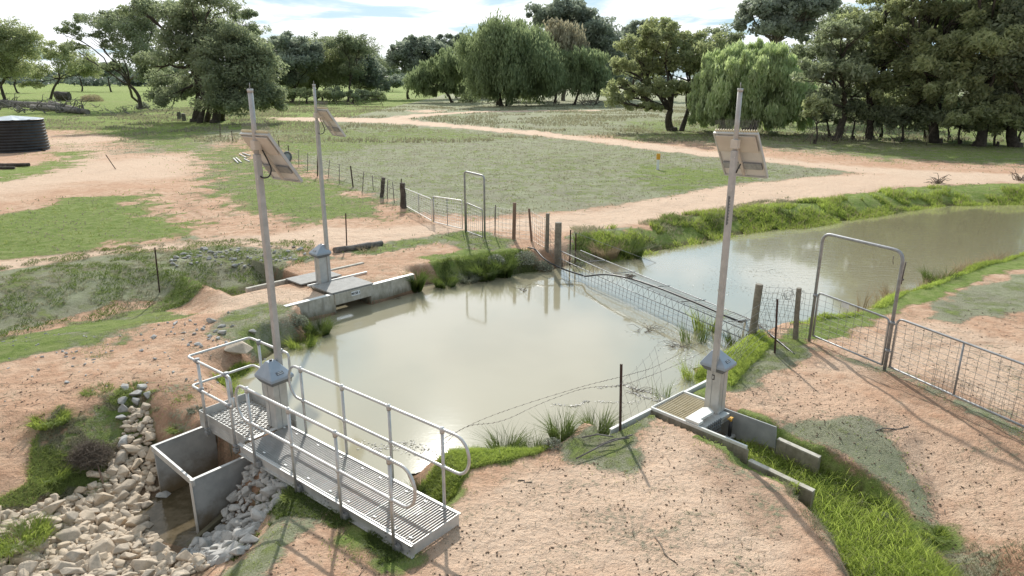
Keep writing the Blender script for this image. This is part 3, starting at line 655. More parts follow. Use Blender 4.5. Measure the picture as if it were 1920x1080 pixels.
top = [wk(3.50, -.02, .86), wk(3.50, -.02, 1.15), wk(4.66, -.02, 1.15), wk(4.66, .97, 1.15), wk(3.62, .97, 1.15), wk(3.62, .97, .86)]
mid = [wk(3.50, -.02, .86), wk(3.50, -.02, .69), wk(4.66, -.02, .69), wk(4.66, .97, .69), wk(3.62, .97, .69), wk(3.62, .97, .86)]
q = MB(); q.tube(rounded(top, .07), .019, 12); q.tube(rounded(mid, .07), .019, 12); rr = q.build('cage_rail', M['rail'], pf)
for (u, v) in ((3.62, .0), (4.40, .0), (4.38, .95), (3.80, .95)):
    p = MB().tube([wk(u, v, -.05), wk(u, v, 1.18)], .021, 12).build('stanchion', M['rail'], pf)
    q = MB()
    for zz_ in (1.15, .69):
        q = MB(); q.tube([wk(u, v, zz_-.04), wk(u, v, zz_+.035)], .031, 10); q.tube([wk(u-.035, v-.02*(1 if v < .5 else -1), zz_), wk(u+.035, v-.02*(1 if v < .5 else -1), zz_)], .029, 10); q.build('rail_clamp', M['pipe'], p)
    q = MB(); q.obox(wk(u, v, .0), U1, V1, (0,0,1), .075, .06, .05); q.obox(wk(u, v, .07), U1, V1, (0,0,1), .07, .055, .025); q.build('base_clamp', M['pipe'], p, bevel=.002)
o = MB().obox(wk(3.47, .35, ZD+.005), U1, V1, (0,0,1), .06, .45, .012).build('seam_plate', M['alu'], pf, bevel=.002)
o = MB().bar(wk(4.78, 1.02, -.02), wk(5.12, 1.0, .02), .14, .02).build('loose_plank', M['plank'], None, bevel=.003)
o.name = 'plank'; tag(o, 'tan timber plank lying on the bank behind the cage rail', 'plank')
# ================================================================== outlet box below the platform
ob = thing('outlet_box', wk(4.12, -.2, -1.2), 'open-fronted grey outlet box of upright plates standing in the rock pit under the footbridge', 'outlet box')
def plate(name, quad, nrm, th, m, par, bevel=.003):
    q = MB(); nrm = Vector(nrm).normalized()*th; A = [Vector(p) for p in quad]; k = len(A)
    q.add([tuple(p) for p in A]+[tuple(p+nrm) for p in A], [tuple(range(k-1, -1, -1)), tuple(range(k, 2*k))]+[(i, (i+1) % k, k+(i+1) % k, k+i) for i in range(k)])
    return q.build(name, m, par, bevel=bevel)
zt = -.10
gm_, nt, b, _ = mat('stained_grey_plate')
g = geopos(nt); sp_ = nt.nodes.new('ShaderNodeSeparateXYZ'); nt.links.new(g, sp_.inputs[0])
f1 = noise(nt, 4, 6, .65, g); lvl = mathn(nt, 'ADD', sp_.outputs[2], mathn(nt, 'MULTIPLY', mathn(nt, 'SUBTRACT', f1, .5), .6))
c0 = mixc(nt, maprange(nt, f1, .3, .7), (.30,.31,.31), (.40,.405,.40))
nt.links.new(mixc(nt, maprange(nt, lvl, -.95, -.4, 1, 0), c0, (.17,.125,.07)), b.inputs['Base Color']); b.inputs['Roughness'].default_value = .7; bump(nt, noise(nt, 20, 4, .6, g), .2, .005, b)
M['boxp'] = gm_
plate('side_wall', [wk(3.50, .30, zt), wk(3.50, -.72, zt), wk(3.50, -.72, -1.24), wk(3.50, -.30, -1.24), wk(3.50, .30, -.85)], U1, .028, gm_, ob)
plate('side_wall', [wk(4.80, .30, zt), wk(4.80, -.62, zt), wk(4.80, -.62, -1.10), wk(4.80, -.25, -1.24), wk(4.80, .30, -1.24)], U1, .028, gm_, ob)
plate('back_wall', [wk(3.45, .32, zt-.02), wk(4.86, .32, zt-.02), wk(4.86, .32, -1.3), wk(3.45, .32, -1.3)], V1, .05, M['concd'], ob)
q = MB(); q.bar(wk(3.48, -.70, zt-.035), wk(4.84, -.62, zt-.035), .035, .09); q.build('front_beam', M['alu'], ob, bevel=.003)
for (A, B) in ((wk(3.515, .29, zt+.006), wk(3.515, -.73, zt+.006)), (wk(4.815, .29, zt+.006), wk(4.815, -.64, zt+.006))): MB().bar(A, B, .05, .012).build('edge_flange', M['alu'], ob, bevel=.002)
MB().bar(wk(3.50, -.735, zt-.01), wk(3.50, -.735, -.94), .012, .035).build('end_flange', M['alu'], ob, bevel=.001)
q = MB(); q.add([wk(3.37, .2, -.50), wk(3.45, .2, -.50), wk(3.45, -.95, -.92), wk(3.37, -.95, -.92), wk(3.37, .2, -1.5), wk(3.45, .2, -1.5), wk(3.45, -.95, -1.5), wk(3.37, -.95, -1.5)], [(0,3,2,1), (4,5,6,7), (0,1,5,4), (1,2,6,5), (2,3,7,6), (3,0,4,7)])
wa = q.build('apron_wall', M['concd'], None, bevel=.012, origin=wk(3.4, -.6, -1.3)); tag(wa, 'sloping concrete wing running down beside the outlet box on the footbridge side', 'concrete wall')
q = MB(); q.prism([tuple(wk(3.3, .72)[:2]), tuple(wk(4.95, .72)[:2]), tuple(wk(4.95, .84)[:2]), tuple(wk(3.3, .84)[:2])], -1.1, -.02)
wa = q.build('cutoff_wall', M['concrete'], None, bevel=.01, origin=wk(4, .78, -.5)); tag(wa, 'concrete wall along the pond edge beneath the gate platform', 'concrete wall')
# ================================================================== gate posts with solar masts
def gate_post(name, base, ax, mxy, zb, lab, pan_e, pan_s, zp, zp2, handle=False, plain=0):
    # ax: direction the badge face looks; mxy: offset of the mast from the post
    t = thing('gate_actuator', base, lab, 'gate control post')
    ax = Vector(ax).normalized(); ay = Vector((-ax.y, ax.x, 0)); B = Vector(base)
    def L(x, y, z): return B+ax*x+ay*y+Vector((0, 0, z))
    q = MB(); q.obox(L(0, 0, .40), ax, ay, (0,0,1), .25, .23, .80); pd = q.build('pedestal', M['alu'], t, bevel=.018, seg=3)
    q = MB(); q.bar(L(.1255, -.02, .0), L(.1255, -.02, .78), .006, .006, up=ax); q.bar(L(-.02, -.1165, .0), L(-.02, -.1165, .78), .006, .006, up=ay); q.build('panel_seam', M['pipe'], pd)
    # hood: skirt, box rim and wedge roof with a short ridge towards the back
    hx, hy = .215, .185; z0 = .72
    q = MB()
    q.add([L(-.15,-.14,z0-.02), L(.15,-.14,z0-.02), L(.15,.14,z0-.02), L(-.15,.14,z0-.02), L(-hx+.01,-hy+.01,z0+.05), L(hx-.01,-hy+.01,z0+.05), L(hx-.01,hy-.01,z0+.05), L(-hx+.01,hy-.01,z0+.05)],
          [(0,3,2,1), (4,5,6,7), (0,1,5,4), (1,2,6,5), (2,3,7,6), (3,0,4,7)])
    q.build('hood_skirt', M['capd'], t, bevel=.006)
    q = MB(); za = z0+.052; zb_ = za+.045; zc = za+.235
    q.add([L(-hx,-hy,za), L(hx,-hy,za), L(hx,hy,za), L(-hx,hy,za), L(-hx,-hy,zb_), L(hx,-hy,zb_), L(hx,hy,zb_), L(-hx,hy,zb_), L(-.10,-.06,zc), L(-.02,-.06,zc), L(-.02,.06,zc), L(-.10,.06,zc)],
          [(0,3,2,1), (0,1,5,4), (1,2,6,5), (2,3,7,6), (3,0,4,7), (4,5,9,8), (5,6,10,9), (6,7,11,10), (7,4,8,11), (8,9,10,11)])
    hd = q.build('hood', M['cap'], t, bevel=.009, seg=2)
    s_ = Vector((hx+.02, 0, -(zc-zb_))).normalized(); sl_x = ax*s_.x+Vector((0,0,s_.z)); nn = sl_x.cross(ay)*-1
    if nn.z < 0: nn = -nn
    c = L(.15, 0, zb_+(hx-.15)/(hx+.02)*(zc-zb_))
    q = MB(); q.obox(c+nn*.003, sl_x, ay, nn, .05, .11, .006); q.build('badge', M['capd'], hd)
    q = MB()
    for k in range(2): q.obox(c+nn*.0075+sl_x*(.012-.024*k), sl_x, ay, nn, .006, .08-.02*k, .002)
    q.build('badge_lettering', M['whitep'], hd)
    q = MB(); q.tube([L(-.05, 0, zc), L(-.05, 0, zc+.022)], .022, 8); q.build('vent_cap', M['black'], hd)
    # mast
    mb = Vector((B.x+mxy[0], B.y+mxy[1], 0)); zq = zp
    q = MB(); q.obox(mb+Vector((0,0,(zb+4.04)/2)), ax, ay, (0,0,1), .082, .082, 4.04-zb); ml = q.build('lower_mast', M['mast'], t, bevel=.008)
    for zz_ in (3.72, 3.95): MB().tube([mb-Vector((0,.05,0))+Vector((0,0,zz_)), mb+Vector((0,-.035,zz_))], .012, 6).build('bolt', M['white'], ml)
    mu = mb+Vector((.0, .0, 0)); q = MB(); q.tube([mu+Vector((0,0,3.95)), mu+Vector((0,0,4.86))], .034, 12); q.tube([mu+Vector((0,0,4.83)), mu+Vector((0,0,4.875))], .040, 12); q.tube([mu+Vector((0,0,4.87)), mu+Vector((0,0,4.95))], .005, 5); q.build('upper_mast', M['mast'], t)
    q = MB()
    q.obox(mb+Vector((-.035 if plain else .02, -.0425, 3.2)), (1,0,0), (0,1,0), (0,0,1), .02, .002, .42)
    if plain: 
        for k in range(9): q.obox(mb+Vector((-.02+.006*(k % 2), -.043, 3.02+k*.045)), (1,0,0), (0,1,0), (0,0,1), .026, .002, .018)
        q.build('worn_lettering', M['capd'], ml)
    # solar panel: e along the top edge (left to right), s down the slope
    e = Vector(pan_e); Lw = e.length; e.normalize(); s = Vector(pan_s); Ls = s.length; s.normalize(); nn = e.cross(s).normalized()
    if nn.z < 0: nn = -nn
    tm = mu+Vector((0,0,zq)); C = Vector(zp2)+e*Lw*.5+s*Ls*.5
    pn = MB(); pn.obox(C, e, s, nn, Lw-.02, Ls-.02, .006); pn = pn.build('solar_panel', M['cell'], t); 
    MB().obox(C+nn*.012, e, s, nn, Lw-.03, Ls-.03, .006).build('cell_face', M['glass'], pn)
    q = MB()
    for k in (-1, 1):
        q.obox(C+e*k*Lw*.5, e, s, nn, .022, Ls, .045); q.obox(C+s*k*Ls*.5, e, s, nn, Lw+.02, .022, .046)
    q.build('panel_frame', M['alu'], pn, bevel=.002)
    q = MB(); q.obox(C-s*Ls*.29-nn*.030, e, s, nn, Lw-.05, Ls*.36, .02); q.build('backing_plate', M['tan'], pn, bevel=.003)
    q = MB(); q.obox(C+s*Ls*.23-nn*.025, e, s, nn, Lw-.06, Ls*.14, .03); q.build('dark_rib', M['pipe'], pn, bevel=.003)
    q = MB(); q.obox(C+s*.02-nn*.05, e, s, nn, .04, Ls*.80, .03); q.obox(tm-Vector((0,0,.02)), ax, ay, (0,0,1), .10, .10, .12); q.tube([tm-Vector((0,0,.02)), C-s*Ls*.25-nn*.04], .018, 6); q.build('support_arm', M['tan'], pn, bevel=.002)
    q = MB(); k = 17
    for i in range(k):
        p = C-s*(Ls*.5)+e*(-Lw*.5+Lw*(i+.5)/k)
        q.obox(p+nn*.03-s*.008, e, s, nn, Lw/k*.45, .06, .03)
    q.build('spike_strip', M['bird'], pn)
    q = MB()
    for i in range(k):
        p = C-s*(Ls*.5)+e*(-Lw*.5+Lw*(i+.5)/k)+nn*.03
        for dx in (-.35, .0, .4): q.tube([p, p+Vector((0,0,.15))+e*dx*.05-s*.02+nn*dx*.05], .0018, 3, caps=False)
    q.build('bird_spikes', M['wire'], pn)
    cp = [mb+Vector((.02,-.02,zq-.42)), mb+Vector((.06,-.04,zq-.45)), mb+Vector((.14,-.02,zq-.44)), mb+Vector((.18,.0,zq-.34)), mb+Vector((.13,.02,zq-.22)), tm+e*.05+s*.1]
    if plain: cp = [mb+Vector((.04,-.02,zq-.42)), mb+Vector((.08,-.0,zq-.34)), mb+Vector((.11,.03,zq-.30))]
    MB().tube(rounded(cp, .05, 4), .010, 6).build('cable', M['black'], pn)
    return t
gp1 = gate_post('a', wk(3.56, .67, ZD-.02), -U1, (.03, .15), 0, 'control post with blue-grey hood and solar mast rising from the footbridge platform', (.506, -.41, .01), (.277, .321, -.637), 4.18, (-3.641, 9.523, 4.296))
gp2 = gate_post('b', hw(1.62, 1.06, .0), -D2, (.17, .03), 0, 'control post with blue-grey hood and solar mast between the two lid slabs', (.419, -.495, -.003), (.321, .278, -.625), 4.18, (-4.74, 17.21, 4.301))
gp3 = gate_post('c', rg(.66, .75, -.02), Vector((.72,-.69,0)), (-.09, -.13), .70, 'control post with weathered mast and small port over the regulator on the right bank', (.467, -.448, .014), (.305, .300, -.628), 4.15, (2.899, 10.152, 4.26), plain=1)
q = MB(); a_ = Vector((-.738, -.675, 0)); c = rg(.66, .75, .58)+a_*.118; q.obox(c, D3, a_, (0,0,1), .045, .006, .085); rp = q.build('reading_port', M['black'], gp3, bevel=.004)
MB().obox(c+a_*.004, D3, a_, (0,0,1), .026, .004, .055).build('port_window', M['alu'], rp)
# ================================================================== right regulator
rgt = thing('regulator_bay', rg(.5, .43, 0), 'steel regulator bay with bar screen at the foot of the right-hand mast', 'regulator')
q = MB()
for i in range(17): q.bar(rg(.03, .03+i*.05, .01), rg(.55 if i > 10 else .66, .03+i*.05, .01), .010, .022)
for i in range(4): q.bar(rg(.05+i*.15, .02, .0), rg(.05+i*.15, .84, .0), .008, .008)
q.build('bar_screen', M['bird'], rgt)
q = MB(); q.bar(rg(0, 0, .02), rg(0, .87, .02), .02, .045); q.bar(rg(0, 0, .022), rg(1.65, 0, .022), .035, .045); q.bar(rg(0, .87, .022), rg(.52, .87, .022), .035, .045); q.build('top_angle', M['white'], rgt, bevel=.002)
plate('side_plate', [rg(0, .86, .0), rg(1.62, .90, .0), rg(1.66, .90, -.50), rg(1.62, .90, -.72), rg(0, .86, -.72)], N3, .025, gm_, rgt)
plate('side_plate', [rg(.0, -.02, .0), rg(1.68, -.02, .0), rg(1.68, -.02, -.72), rg(0, -.02, -.72)], N3, .025, M['concd'], rgt)
q = MB(); q.bar(rg(-.02, -.0, -.4), rg(-.02, .87, -.4), .03, .8); q.build('sill_plate', M['concd'], rgt)
q = MB(); q.add([rg(.62, .0, .05), rg(.86, .0, .05), rg(.86, .12, .05), rg(.80, .14, .05), rg(.80, .50, .05), rg(.66, .58, .05), rg(.60, .50, .05)]+[rg(.62, .0, .09), rg(.86, .0, .09), rg(.86, .12, .09), rg(.80, .14, .09), rg(.80, .50, .09), rg(.66, .58, .09), rg(.60, .50, .09)],
      [tuple(range(6, -1, -1)), tuple(range(7, 14))]+[(i, (i+1) % 7, 7+(i+1) % 7, 7+i) for i in range(7)])
q.build('cover_plate', M['white'], rgt, bevel=.004)
q = MB(); q.obox(rg(.72, .43, -.05), D3, N3, (0,0,1), .34, .80, .06); q.obox(rg(.74, .43, -.13), D3, N3, (0,0,1), .26, .80, .05); q.obox(rg(.98, .52, -.36), D3, N3, (0,0,1), .10, .6, .05); q.build('gate_beam', M['alu'], rgt, bevel=.003)
q = MB()
for i in range(7): q.bar(rg(.90, .22+i*.055, -.22), rg(.90, .22+i*.055, .0), .012, .012)
for i in range(4): q.bar(rg(.905, .20, -.20+i*.06), rg(.905, .58, -.20+i*.06), .010, .010)
q.build('grille', M['capd'], rgt)
q = MB(); q.tube([rg(.98, .72, -.34), rg(.98, .72, -.08)], .03, 8); q.build('cable_gland', M['black'], rgt)
q = MB(); q.obox(rg(.96, .74, -.05), D3, N3, (0,0,1), .05, .10, .02); q.obox(rg(.98, .72, -.07), D3, N3, (0,0,1), .03, .03, .06); q.build('orange_tag', M['orange'], rgt, bevel=.003)
for (a, b_, th, zt_, lab) in ((rg(1.72, .02), rg(2.66, .0), .09, -.14, 'low stained concrete wall on the left of the grassy drain, nearest the camera'), (rg(1.68, .93), rg(2.32, .93), .09, -.16, 'low stained concrete wall with yellow lichen top on the far side of the grassy drain')):
    dd_ = (b_-a).normalized(); nn_ = Vector((dd_.y, -dd_.x, 0))
    q = MB(); q.add([a+Vector((0,0,-.8)), b_+Vector((0,0,-.8)), b_+nn_*th+Vector((0,0,-.8)), a+nn_*th+Vector((0,0,-.8)), a+Vector((0,0,zt_)), b_+Vector((0,0,zt_-.04)), b_+nn_*th+Vector((0,0,zt_-.04)), a+nn_*th+Vector((0,0,zt_))],
          [(0,3,2,1), (4,5,6,7), (0,1,5,4), (1,2,6,5), (2,3,7,6), (3,0,4,7)])
    o = q.build('drain_wall', M['concd'], None, bevel=.012, origin=a); tag(o, lab, 'concrete wall')
    q = MB(); q.bar(a+nn_*th*.5+Vector((0,0,zt_+.004)), b_+nn_*th*.5+Vector((0,0,zt_-.036)), th*.94, .012); o2 = q.build('cap_face', M['concrete'], o, bevel=.003)
    o2.location = (0,0,0)
for A, B, lab in ((rg(.0, -.01), rg(.0, -1.0), 'thin pale sheet wing wall running from the bar screen towards the rusty picket'), (rg(.0, .89), rg(.0, 1.72), 'thin pale sheet wing wall running from the bar screen to the grassy bank')):
    q = MB(); q.bar(A+Vector((0,0,-.30)), B+Vector((0,0,-.30)), .02, .62); q.bar(A+Vector((0,0,.012)), B+Vector((0,0,.012)), .05, .012); o = q.build('wing_wall', M['white'], None, bevel=.002, origin=A); tag(o, lab, 'wing wall')
# ================================================================== headwall with lids and sign
t = thing('concrete_headwall', hw(1.9, .06, 0), 'long pale concrete headwall with a square opening and number plate at the pond edge', 'headwall')
for a0_, a1_ in ((-.02, 1.30), (2.32, 3.74)): MB().prism([tuple(hw(a, b)[:2]) for a, b in ((a0_, 0), (a1_, 0), (a1_, .12), (a0_, .12))], -1.1, -.005).build('wall', M['concrete'], t, bevel=.01)
q = MB(); q.prism([tuple(hw(a, b)[:2]) for a, b in ((1.27, -.03), (2.35, -.03), (2.35, .12), (1.27, .12))], -.27, .012); q.build('lintel', M['concrete'], t, bevel=.008)
q = MB(); q.prism([tuple(hw(a, b)[:2]) for a, b in ((2.30, .12), (2.36, .12), (2.36, 1.9), (2.30, 1.9))], -1.1, -.02); q.prism([tuple(hw(a, b)[:2]) for a, b in ((1.26, .12), (1.32, .12), (1.32, 1.9), (1.26, 1.9))], -1.1, -.02); q.prism([tuple(hw(a, b)[:2]) for a, b in ((1.32, 1.0), (2.30, 1.0), (2.30, 1.06), (1.32, 1.06))], -1.1, -.02); q.build('culvert_wall', M['concd'], t)
q = MB(); q.prism([tuple(hw(a, b)[:2]) for a, b in ((-.01, -.006), (1.24, -.006), (1.24, .126), (-.01, .126))], -.006, .008); q.prism([tuple(hw(a, b)[:2]) for a, b in ((2.38, -.006), (3.75, -.006), (3.75, .126), (2.38, .126))], -.006, .008); q.build('coping', M['white'], t, bevel=.003)
sg = MB().obox(hw(1.86, -.036, -.085), D2, N2, (0,0,1), .26, .008, .115).build('number_plate', M['whitep'], t, bevel=.002)
cu = bpy.data.curves.new('plate_text', 'FONT'); cu.body = 'M158 1'; cu.size = .082; cu.extrude = .001; cu.offset = .0022; cu.align_x = 'CENTER'; cu.align_y = 'CENTER'
to = bpy.data.objects.new('tmp_text', cu); COL.objects.link(to); dg = bpy.context.evaluated_depsgraph_get(); me = bpy.data.meshes.new_from_object(to.evaluated_get(dg))
bpy.data.objects.remove(to); rot = Matrix((D2, Vector((0,0,1)), -N2)).transposed().to_4x4(); me.transform(Matrix.Translation(hw(1.86, -.0425, -.085)-Vector(t.location)) @ rot); me.materials.clear(); me.materials.append(M['ink'])
tx = bpy.data.objects.new('plate_lettering', me); link(tx, sg)
for (a0_, a1_, b0_, b1_, z, lab) in ((1.20, 2.42, -.02, .88, .02, 'speckled grey lid slab beside the hooded post, the one next to the pond'), (1.10, 2.30, 1.22, 1.98, .02, 'speckled grey lid slab behind the hooded post, the one farther from the pond')):
    q = MB(); q.prism([tuple(hw(a, b)[:2]) for a, b in ((a0_, b0_), (a1_, b0_), (a1_, b1_), (a0_, b1_))], z, z+.035); s_ = q.build('lid_slab', M['slab'], None, bevel=.004, origin=hw(a0_, b0_, z)); tag(s_, lab, 'lid slab')
    for (a, b) in ((a0_+.12, b0_+.1), (a1_-.12, b0_+.1), (a1_-.12, b1_-.1), (a0_+.12, b1_-.1)): 
        q = MB().obox(hw(a, b, z+.038), D2, N2, (0,0,1), .07, .03, .008); q.v = [(x-s_.location.x, y-s_.location.y, zz_-s_.location.z) for x, y, zz_ in q.v]; q.build('lifting_plate', M['white'], s_).location = (0,0,0)
q = MB(); q.prism([tuple(hw(a, b)[:2]) for a, b in ((.05, 1.98), (3.55, 1.98), (3.55, 2.08), (.05, 2.08))], -1.1, .015)
o = q.build('concrete_headwall', M['concrete'], None, bevel=.01, origin=hw(1.8, 2.03, 0)); tag(o, 'thin pale concrete wall top behind the far lid slab, above the grassy drain', 'headwall')
q = MB(); q.bar(hw(1.2, 1.08, .015), hw(3.0, 1.08, .015), .05, .04); o = q.build('kerb_strip', M['white'], None, bevel=.005, origin=hw(2, 1.08)); tag(o, 'narrow pale concrete strip between the two lid slabs', 'kerb')
# ================================================================== arched gate frames and gates
def tubeobj(pts, r, name, m, par, rad=0, n=10):
    return MB().tube(rounded(pts, rad, 7) if rad else pts, r, n).build(name, m, par)
def mesh_panel(parent, A, B, z0a, z0b, z1a, z1b, nx_, nz_, r, m, name='wire_mesh', wob=.004, rs=3):
    rr = random.Random(rs); q = MB(); A = Vector(A); B = Vector(B)
    def P(s, k): 
        p = A.lerp(B, s); z0 = z0a+(z0b-z0a)*s; z1 = z1a+(z1b-z1a)*s; return Vector((p.x, p.y, z0+(z1-z0)*k))
    for i in range(nx_+1):
        s = i/nx_; pts = [P(min(1, max(0, s+rr.uniform(-1, 1)*wob)), k/4) for k in range(5)]; q.tube(pts, r, 4, caps=False)
    for j in range(nz_+1):
        k = j/nz_; q.tube([P(s/6, min(1, max(0, k+rr.uniform(-1, 1)*wob*2))) for s in range(7)], r, 4, caps=False)
    return q.build(name, m, parent)
ga = gnd(1517, 640); gb = gnd(1658, 695); gx_ = (gb-ga); gx_.z = 0; gdir = gx_.normalized()
t = thing('arched_gate_frame', ga, 'tall grey pipe frame arching over the small mesh gate on the near bank', 'gate frame')
tubeobj([ga+Vector((0,0,-.1)), Vector((ga.x, ga.y, 2.17)), Vector((gb.x, gb.y, 2.17)), gb+Vector((0,0,-.1))], .030, 'pipe_frame', M['pipe'], t, .20, 12)
q = MB()
for p, zs in ((gb, (.88, .36)), (ga, (.92,))):
    for z in zs: q.tube([Vector((p.x, p.y, z-.03)), Vector((p.x, p.y, z+.03))], .042, 10); q.obox((p.x+.0, p.y-.03, z), gdir, (0,1,0), (0,0,1), .10, .03, .03)
q.build('hinge_clamp', M['pipe'], t)
q = MB(); q.tube([gb+Vector((.05,.02,1.62)), gb+Vector((.075,.03,2.02))], .011, 6); q.tube([gb+Vector((.0,.0,1.68)), gb+Vector((.08,.03,1.70))], .02, 6); q.tube([gb+Vector((-.17,0,2.13)), gb+Vector((-.17,0,2.04)), gb+Vector((-.15,0,1.98))], .006, 5); q.build('latch_chain', M['wired'], t)
a = ga+gdir*.07; b_ = gb-gdir*.06
t = thing('mesh_gate', a, 'small grey mesh gate with a blank tag, under the tall arch on the near bank', 'gate')
fr = [Vector((a.x, a.y, .10)), Vector((a.x, a.y, 1.00)), Vector((b_.x, b_.y, .94)), Vector((b_.x, b_.y, .06))]
q = MB(); q.tube(rounded(fr, .10, 6)+[fr[3]], .017, 10); q.tube([fr[3], fr[0]], .017, 10); q.build('gate_frame', M['pipe'], t)
mesh_panel(t, a+gdir*.03, b_-gdir*.03, .10, .07, .97, .92, 9, 8, .0034, M['wire'])
c = a.lerp(b_, .40); MB().obox((c.x, c.y-.015, .93), gdir, (-gdir.y, gdir.x, 0), (0,0,1), .17, .004, .12).build('blank_tag', M['white'], t)
ge = gnd(1985, 838); a = gb+gdir*.07; ed = (ge-gb); ed.z = 0; ed.normalize(); a = gb+ed*.09
t = thing('mesh_gate', a, 'long low grey pipe-framed mesh field gate to the right of the tall arch', 'gate')
e2 = a+ed*3.6
fr = [Vector((e2.x, e2.y, .04)), Vector((a.x, a.y, .08)), Vector((a.x, a.y, 1.0)), Vector((e2.x, e2.y, .96)), Vector((e2.x, e2.y, .04))]
q = MB(); q.tube(rounded([fr[1]-Vector((0,0,.02)), fr[2], fr[3], fr[4]], .13, 6), .018, 10); q.tube([fr[0], fr[1]], .018, 10)
q.build('gate_frame', M['pipe'], t)
for k in (1.22, 2.4): p = a+ed*k; MB().tube([Vector((p.x, p.y, .06)), Vector((p.x, p.y, .98))], .016, 8).build('upright', M['pipe'], t)
mesh_panel(t, a+ed*.03, e2, .09, .05, .98, .95, 22, 9, .0034, M['wire'])
mesh_panel(t, a+ed*.8-Vector((0,.01,0)), e2-Vector((0,.01,0)), .04, .02, .42, .42, 40, 6, .0024, M['wired'], 'netting', rs=5)
# far arch and gates
fa = gnd(873, 435); fb = gnd(909, 446); fd_ = (fb-fa); fd_.z = 0; fd_.normalize()
t = thing('arched_gate_frame', fa, 'tall grey pipe frame arching over the gate in the far fence beyond the pond', 'gate frame')
tubeobj([fa+Vector((0,0,-.1)), Vector((fa.x, fa.y, 2.06)), Vector((fb.x, fb.y, 2.02)), fb+Vector((0,0,-.1))], .032, 'pipe_frame', M['pipe'], t, .14, 10)
a = fa+fd_*.07; b_ = fb-fd_*.12
t = thing('mesh_gate', a, 'small silver mesh gate under the far pipe arch', 'gate')
q = MB(); q.tube(rounded([Vector((a.x, a.y, .05)), Vector((a.x, a.y, 1.02)), Vector((b_.x, b_.y, .92)), Vector((b_.x, b_.y, .0))], .08, 4)+[Vector((a.x, a.y, .05))], .017, 8); q.build('gate_frame', M['pipe'], t)
mesh_panel(t, a, b_, .05, .02, 1.0, .9, 8, 8, .0035, M['wire'])
def flat_gate(A0, A1, B0, B1, lab, m, ups=()):
    a = gnd(*A0); b_ = gnd(*B0); za = aty(*A1, a.y).z; zb = aty(*B1, b_.y).z
    t = thing('mesh_gate', a, lab, 'gate'); f = [a+Vector((0,0,.06)), Vector((a.x, a.y, za)), Vector((b_.x, b_.y, zb)), b_+Vector((0,0,.06))]
    q = MB(); q.tube(rounded(f, .08, 4)+[f[0]], .018, 8); q.build('gate_frame', m, t)
    for s in ups: p = a.lerp(b_, s); MB().tube([p+Vector((0,0,.05)), Vector((p.x, p.y, za+(zb-za)*s))], .016, 6).build('upright', M['pipe'], t)
    mesh_panel(t, a, b_, a.z+.06, b_.z+.06, za, zb, 16, 9, .004, m); return t
flat_gate((813, 419), (811, 368), (867, 432), (867, 376), 'silver mesh field gate left of the far pipe arch, with two uprights', M['rail'], (.5, .02))
flat_gate((760, 388), (757, 353), (810, 417), (808, 373), 'drooping white-topped mesh gate tied to the split timber post', M['white'], (.55,))
# ================================================================== fence posts
def post(p0, ptop, r, m, lab, cat, name, lean=True, group=None, sides=9, rough=0.0, taper=.92):
    b0 = gnd(*p0); tp = aty(ptop[0], ptop[1], b0.y)
    q = MB(); k = 6; pts = []; rs = []
    for i in range(k+1):
        s = i/k; p = (b0+Vector((0,0,-.3))).lerp(tp, s); pts.append(p+Vector((random.uniform(-1,1), random.uniform(-1,1), 0))*rough); rs.append(r*(1+(taper-1)*s)*(1+random.uniform(-1,1)*rough*4))
    q.tube(pts, rs, sides); o = q.build(name, m, None, origin=b0, bevel=0 if sides < 8 else .006); tag(o, lab, cat, group); return b0, tp
def picket(p0, ptop, lab, group=None, m='picket', w=.035):
    b0 = gnd(*p0); tp = aty(ptop[0], ptop[1], b0.y); d = (tp-b0).normalized(); a0_ = b0-d*.2
    q = MB(); L = (tp-a0_).length
    for ang in (0, 2.1, 4.2):
        s = Vector((math.cos(ang+.5), math.sin(ang+.5), 0)); c = (a0_+tp)/2+s*w*.3
        q.obox(c, s, Vector((-s.y, s.x, 0)), d, w*.6, .007, L)
    o = q.build('star_picket', M[m], None, origin=b0); tag(o, lab, 'fence post', group); return b0, tp
P_ = {}
P_['pA'] = post((1410, 628), (1424, 533), .082, M['timber'], 'thick grey round timber post at the near end of the mesh flood rack', 'fence post', 'timber_post', rough=.004)
P_['pB'] = post((1046, 498), (1047, 417), .105, M['timber'], 'thickest grey round timber post at the far end of the mesh flood rack', 'fence post', 'timber_post', rough=.004, taper=.98)
P_['pC'] = post((1492, 636), (1498, 540), .055, M['timber'], 'slim grey timber post just left of the tall pipe arch on the near bank', 'fence post', 'timber_post', rough=.004)
P_['pD'] = post((963, 448), (965, 380), .062, M['rtimber'], 'reddish square-cut timber post right of the far pipe arch', 'fence post', 'timber_post', sides=8)
P_['pE'] = post((998, 452), (992, 391), .04, M['rtimber'], 'thin reddish timber post leaning left beyond the pond corner', 'fence post', 'timber_post')
P_['pF'] = post((1025, 470), (1027, 400), .065, M['timber'], 'grey timber post standing just left of the thickest post', 'fence post', 'timber_post', rough=.004)
P_['pG'] = post((714, 370), (719, 333), .095, M['timberd'], 'dark old timber post leaning right in the left fence line', 'fence post', 'timber_post', rough=.012)
P_['pH'] = post((757, 390), (754, 343), .13, M['timberd'], 'dark split timber strainer post carrying the drooping gate', 'fence post', 'timber_post', rough=.015, taper=.8)
P_['k1'] = picket((1453, 662), (1458, 561), 'dark steel picket between the two timber posts on the near bank')
P_['k2'] = picket((1163, 806), (1165, 683), 'rusty steel picket standing alone at the pond edge nearest the camera')
P_['k3'] = picket((1068, 500, -.5), (1070, 431), 'dark steel picket through the flood rack, the one nearer the thickest post')
P_['k4'] = picket((1078, 502, -.5), (1080, 437), 'dark steel picket through the flood rack, the one farther from the thickest post')
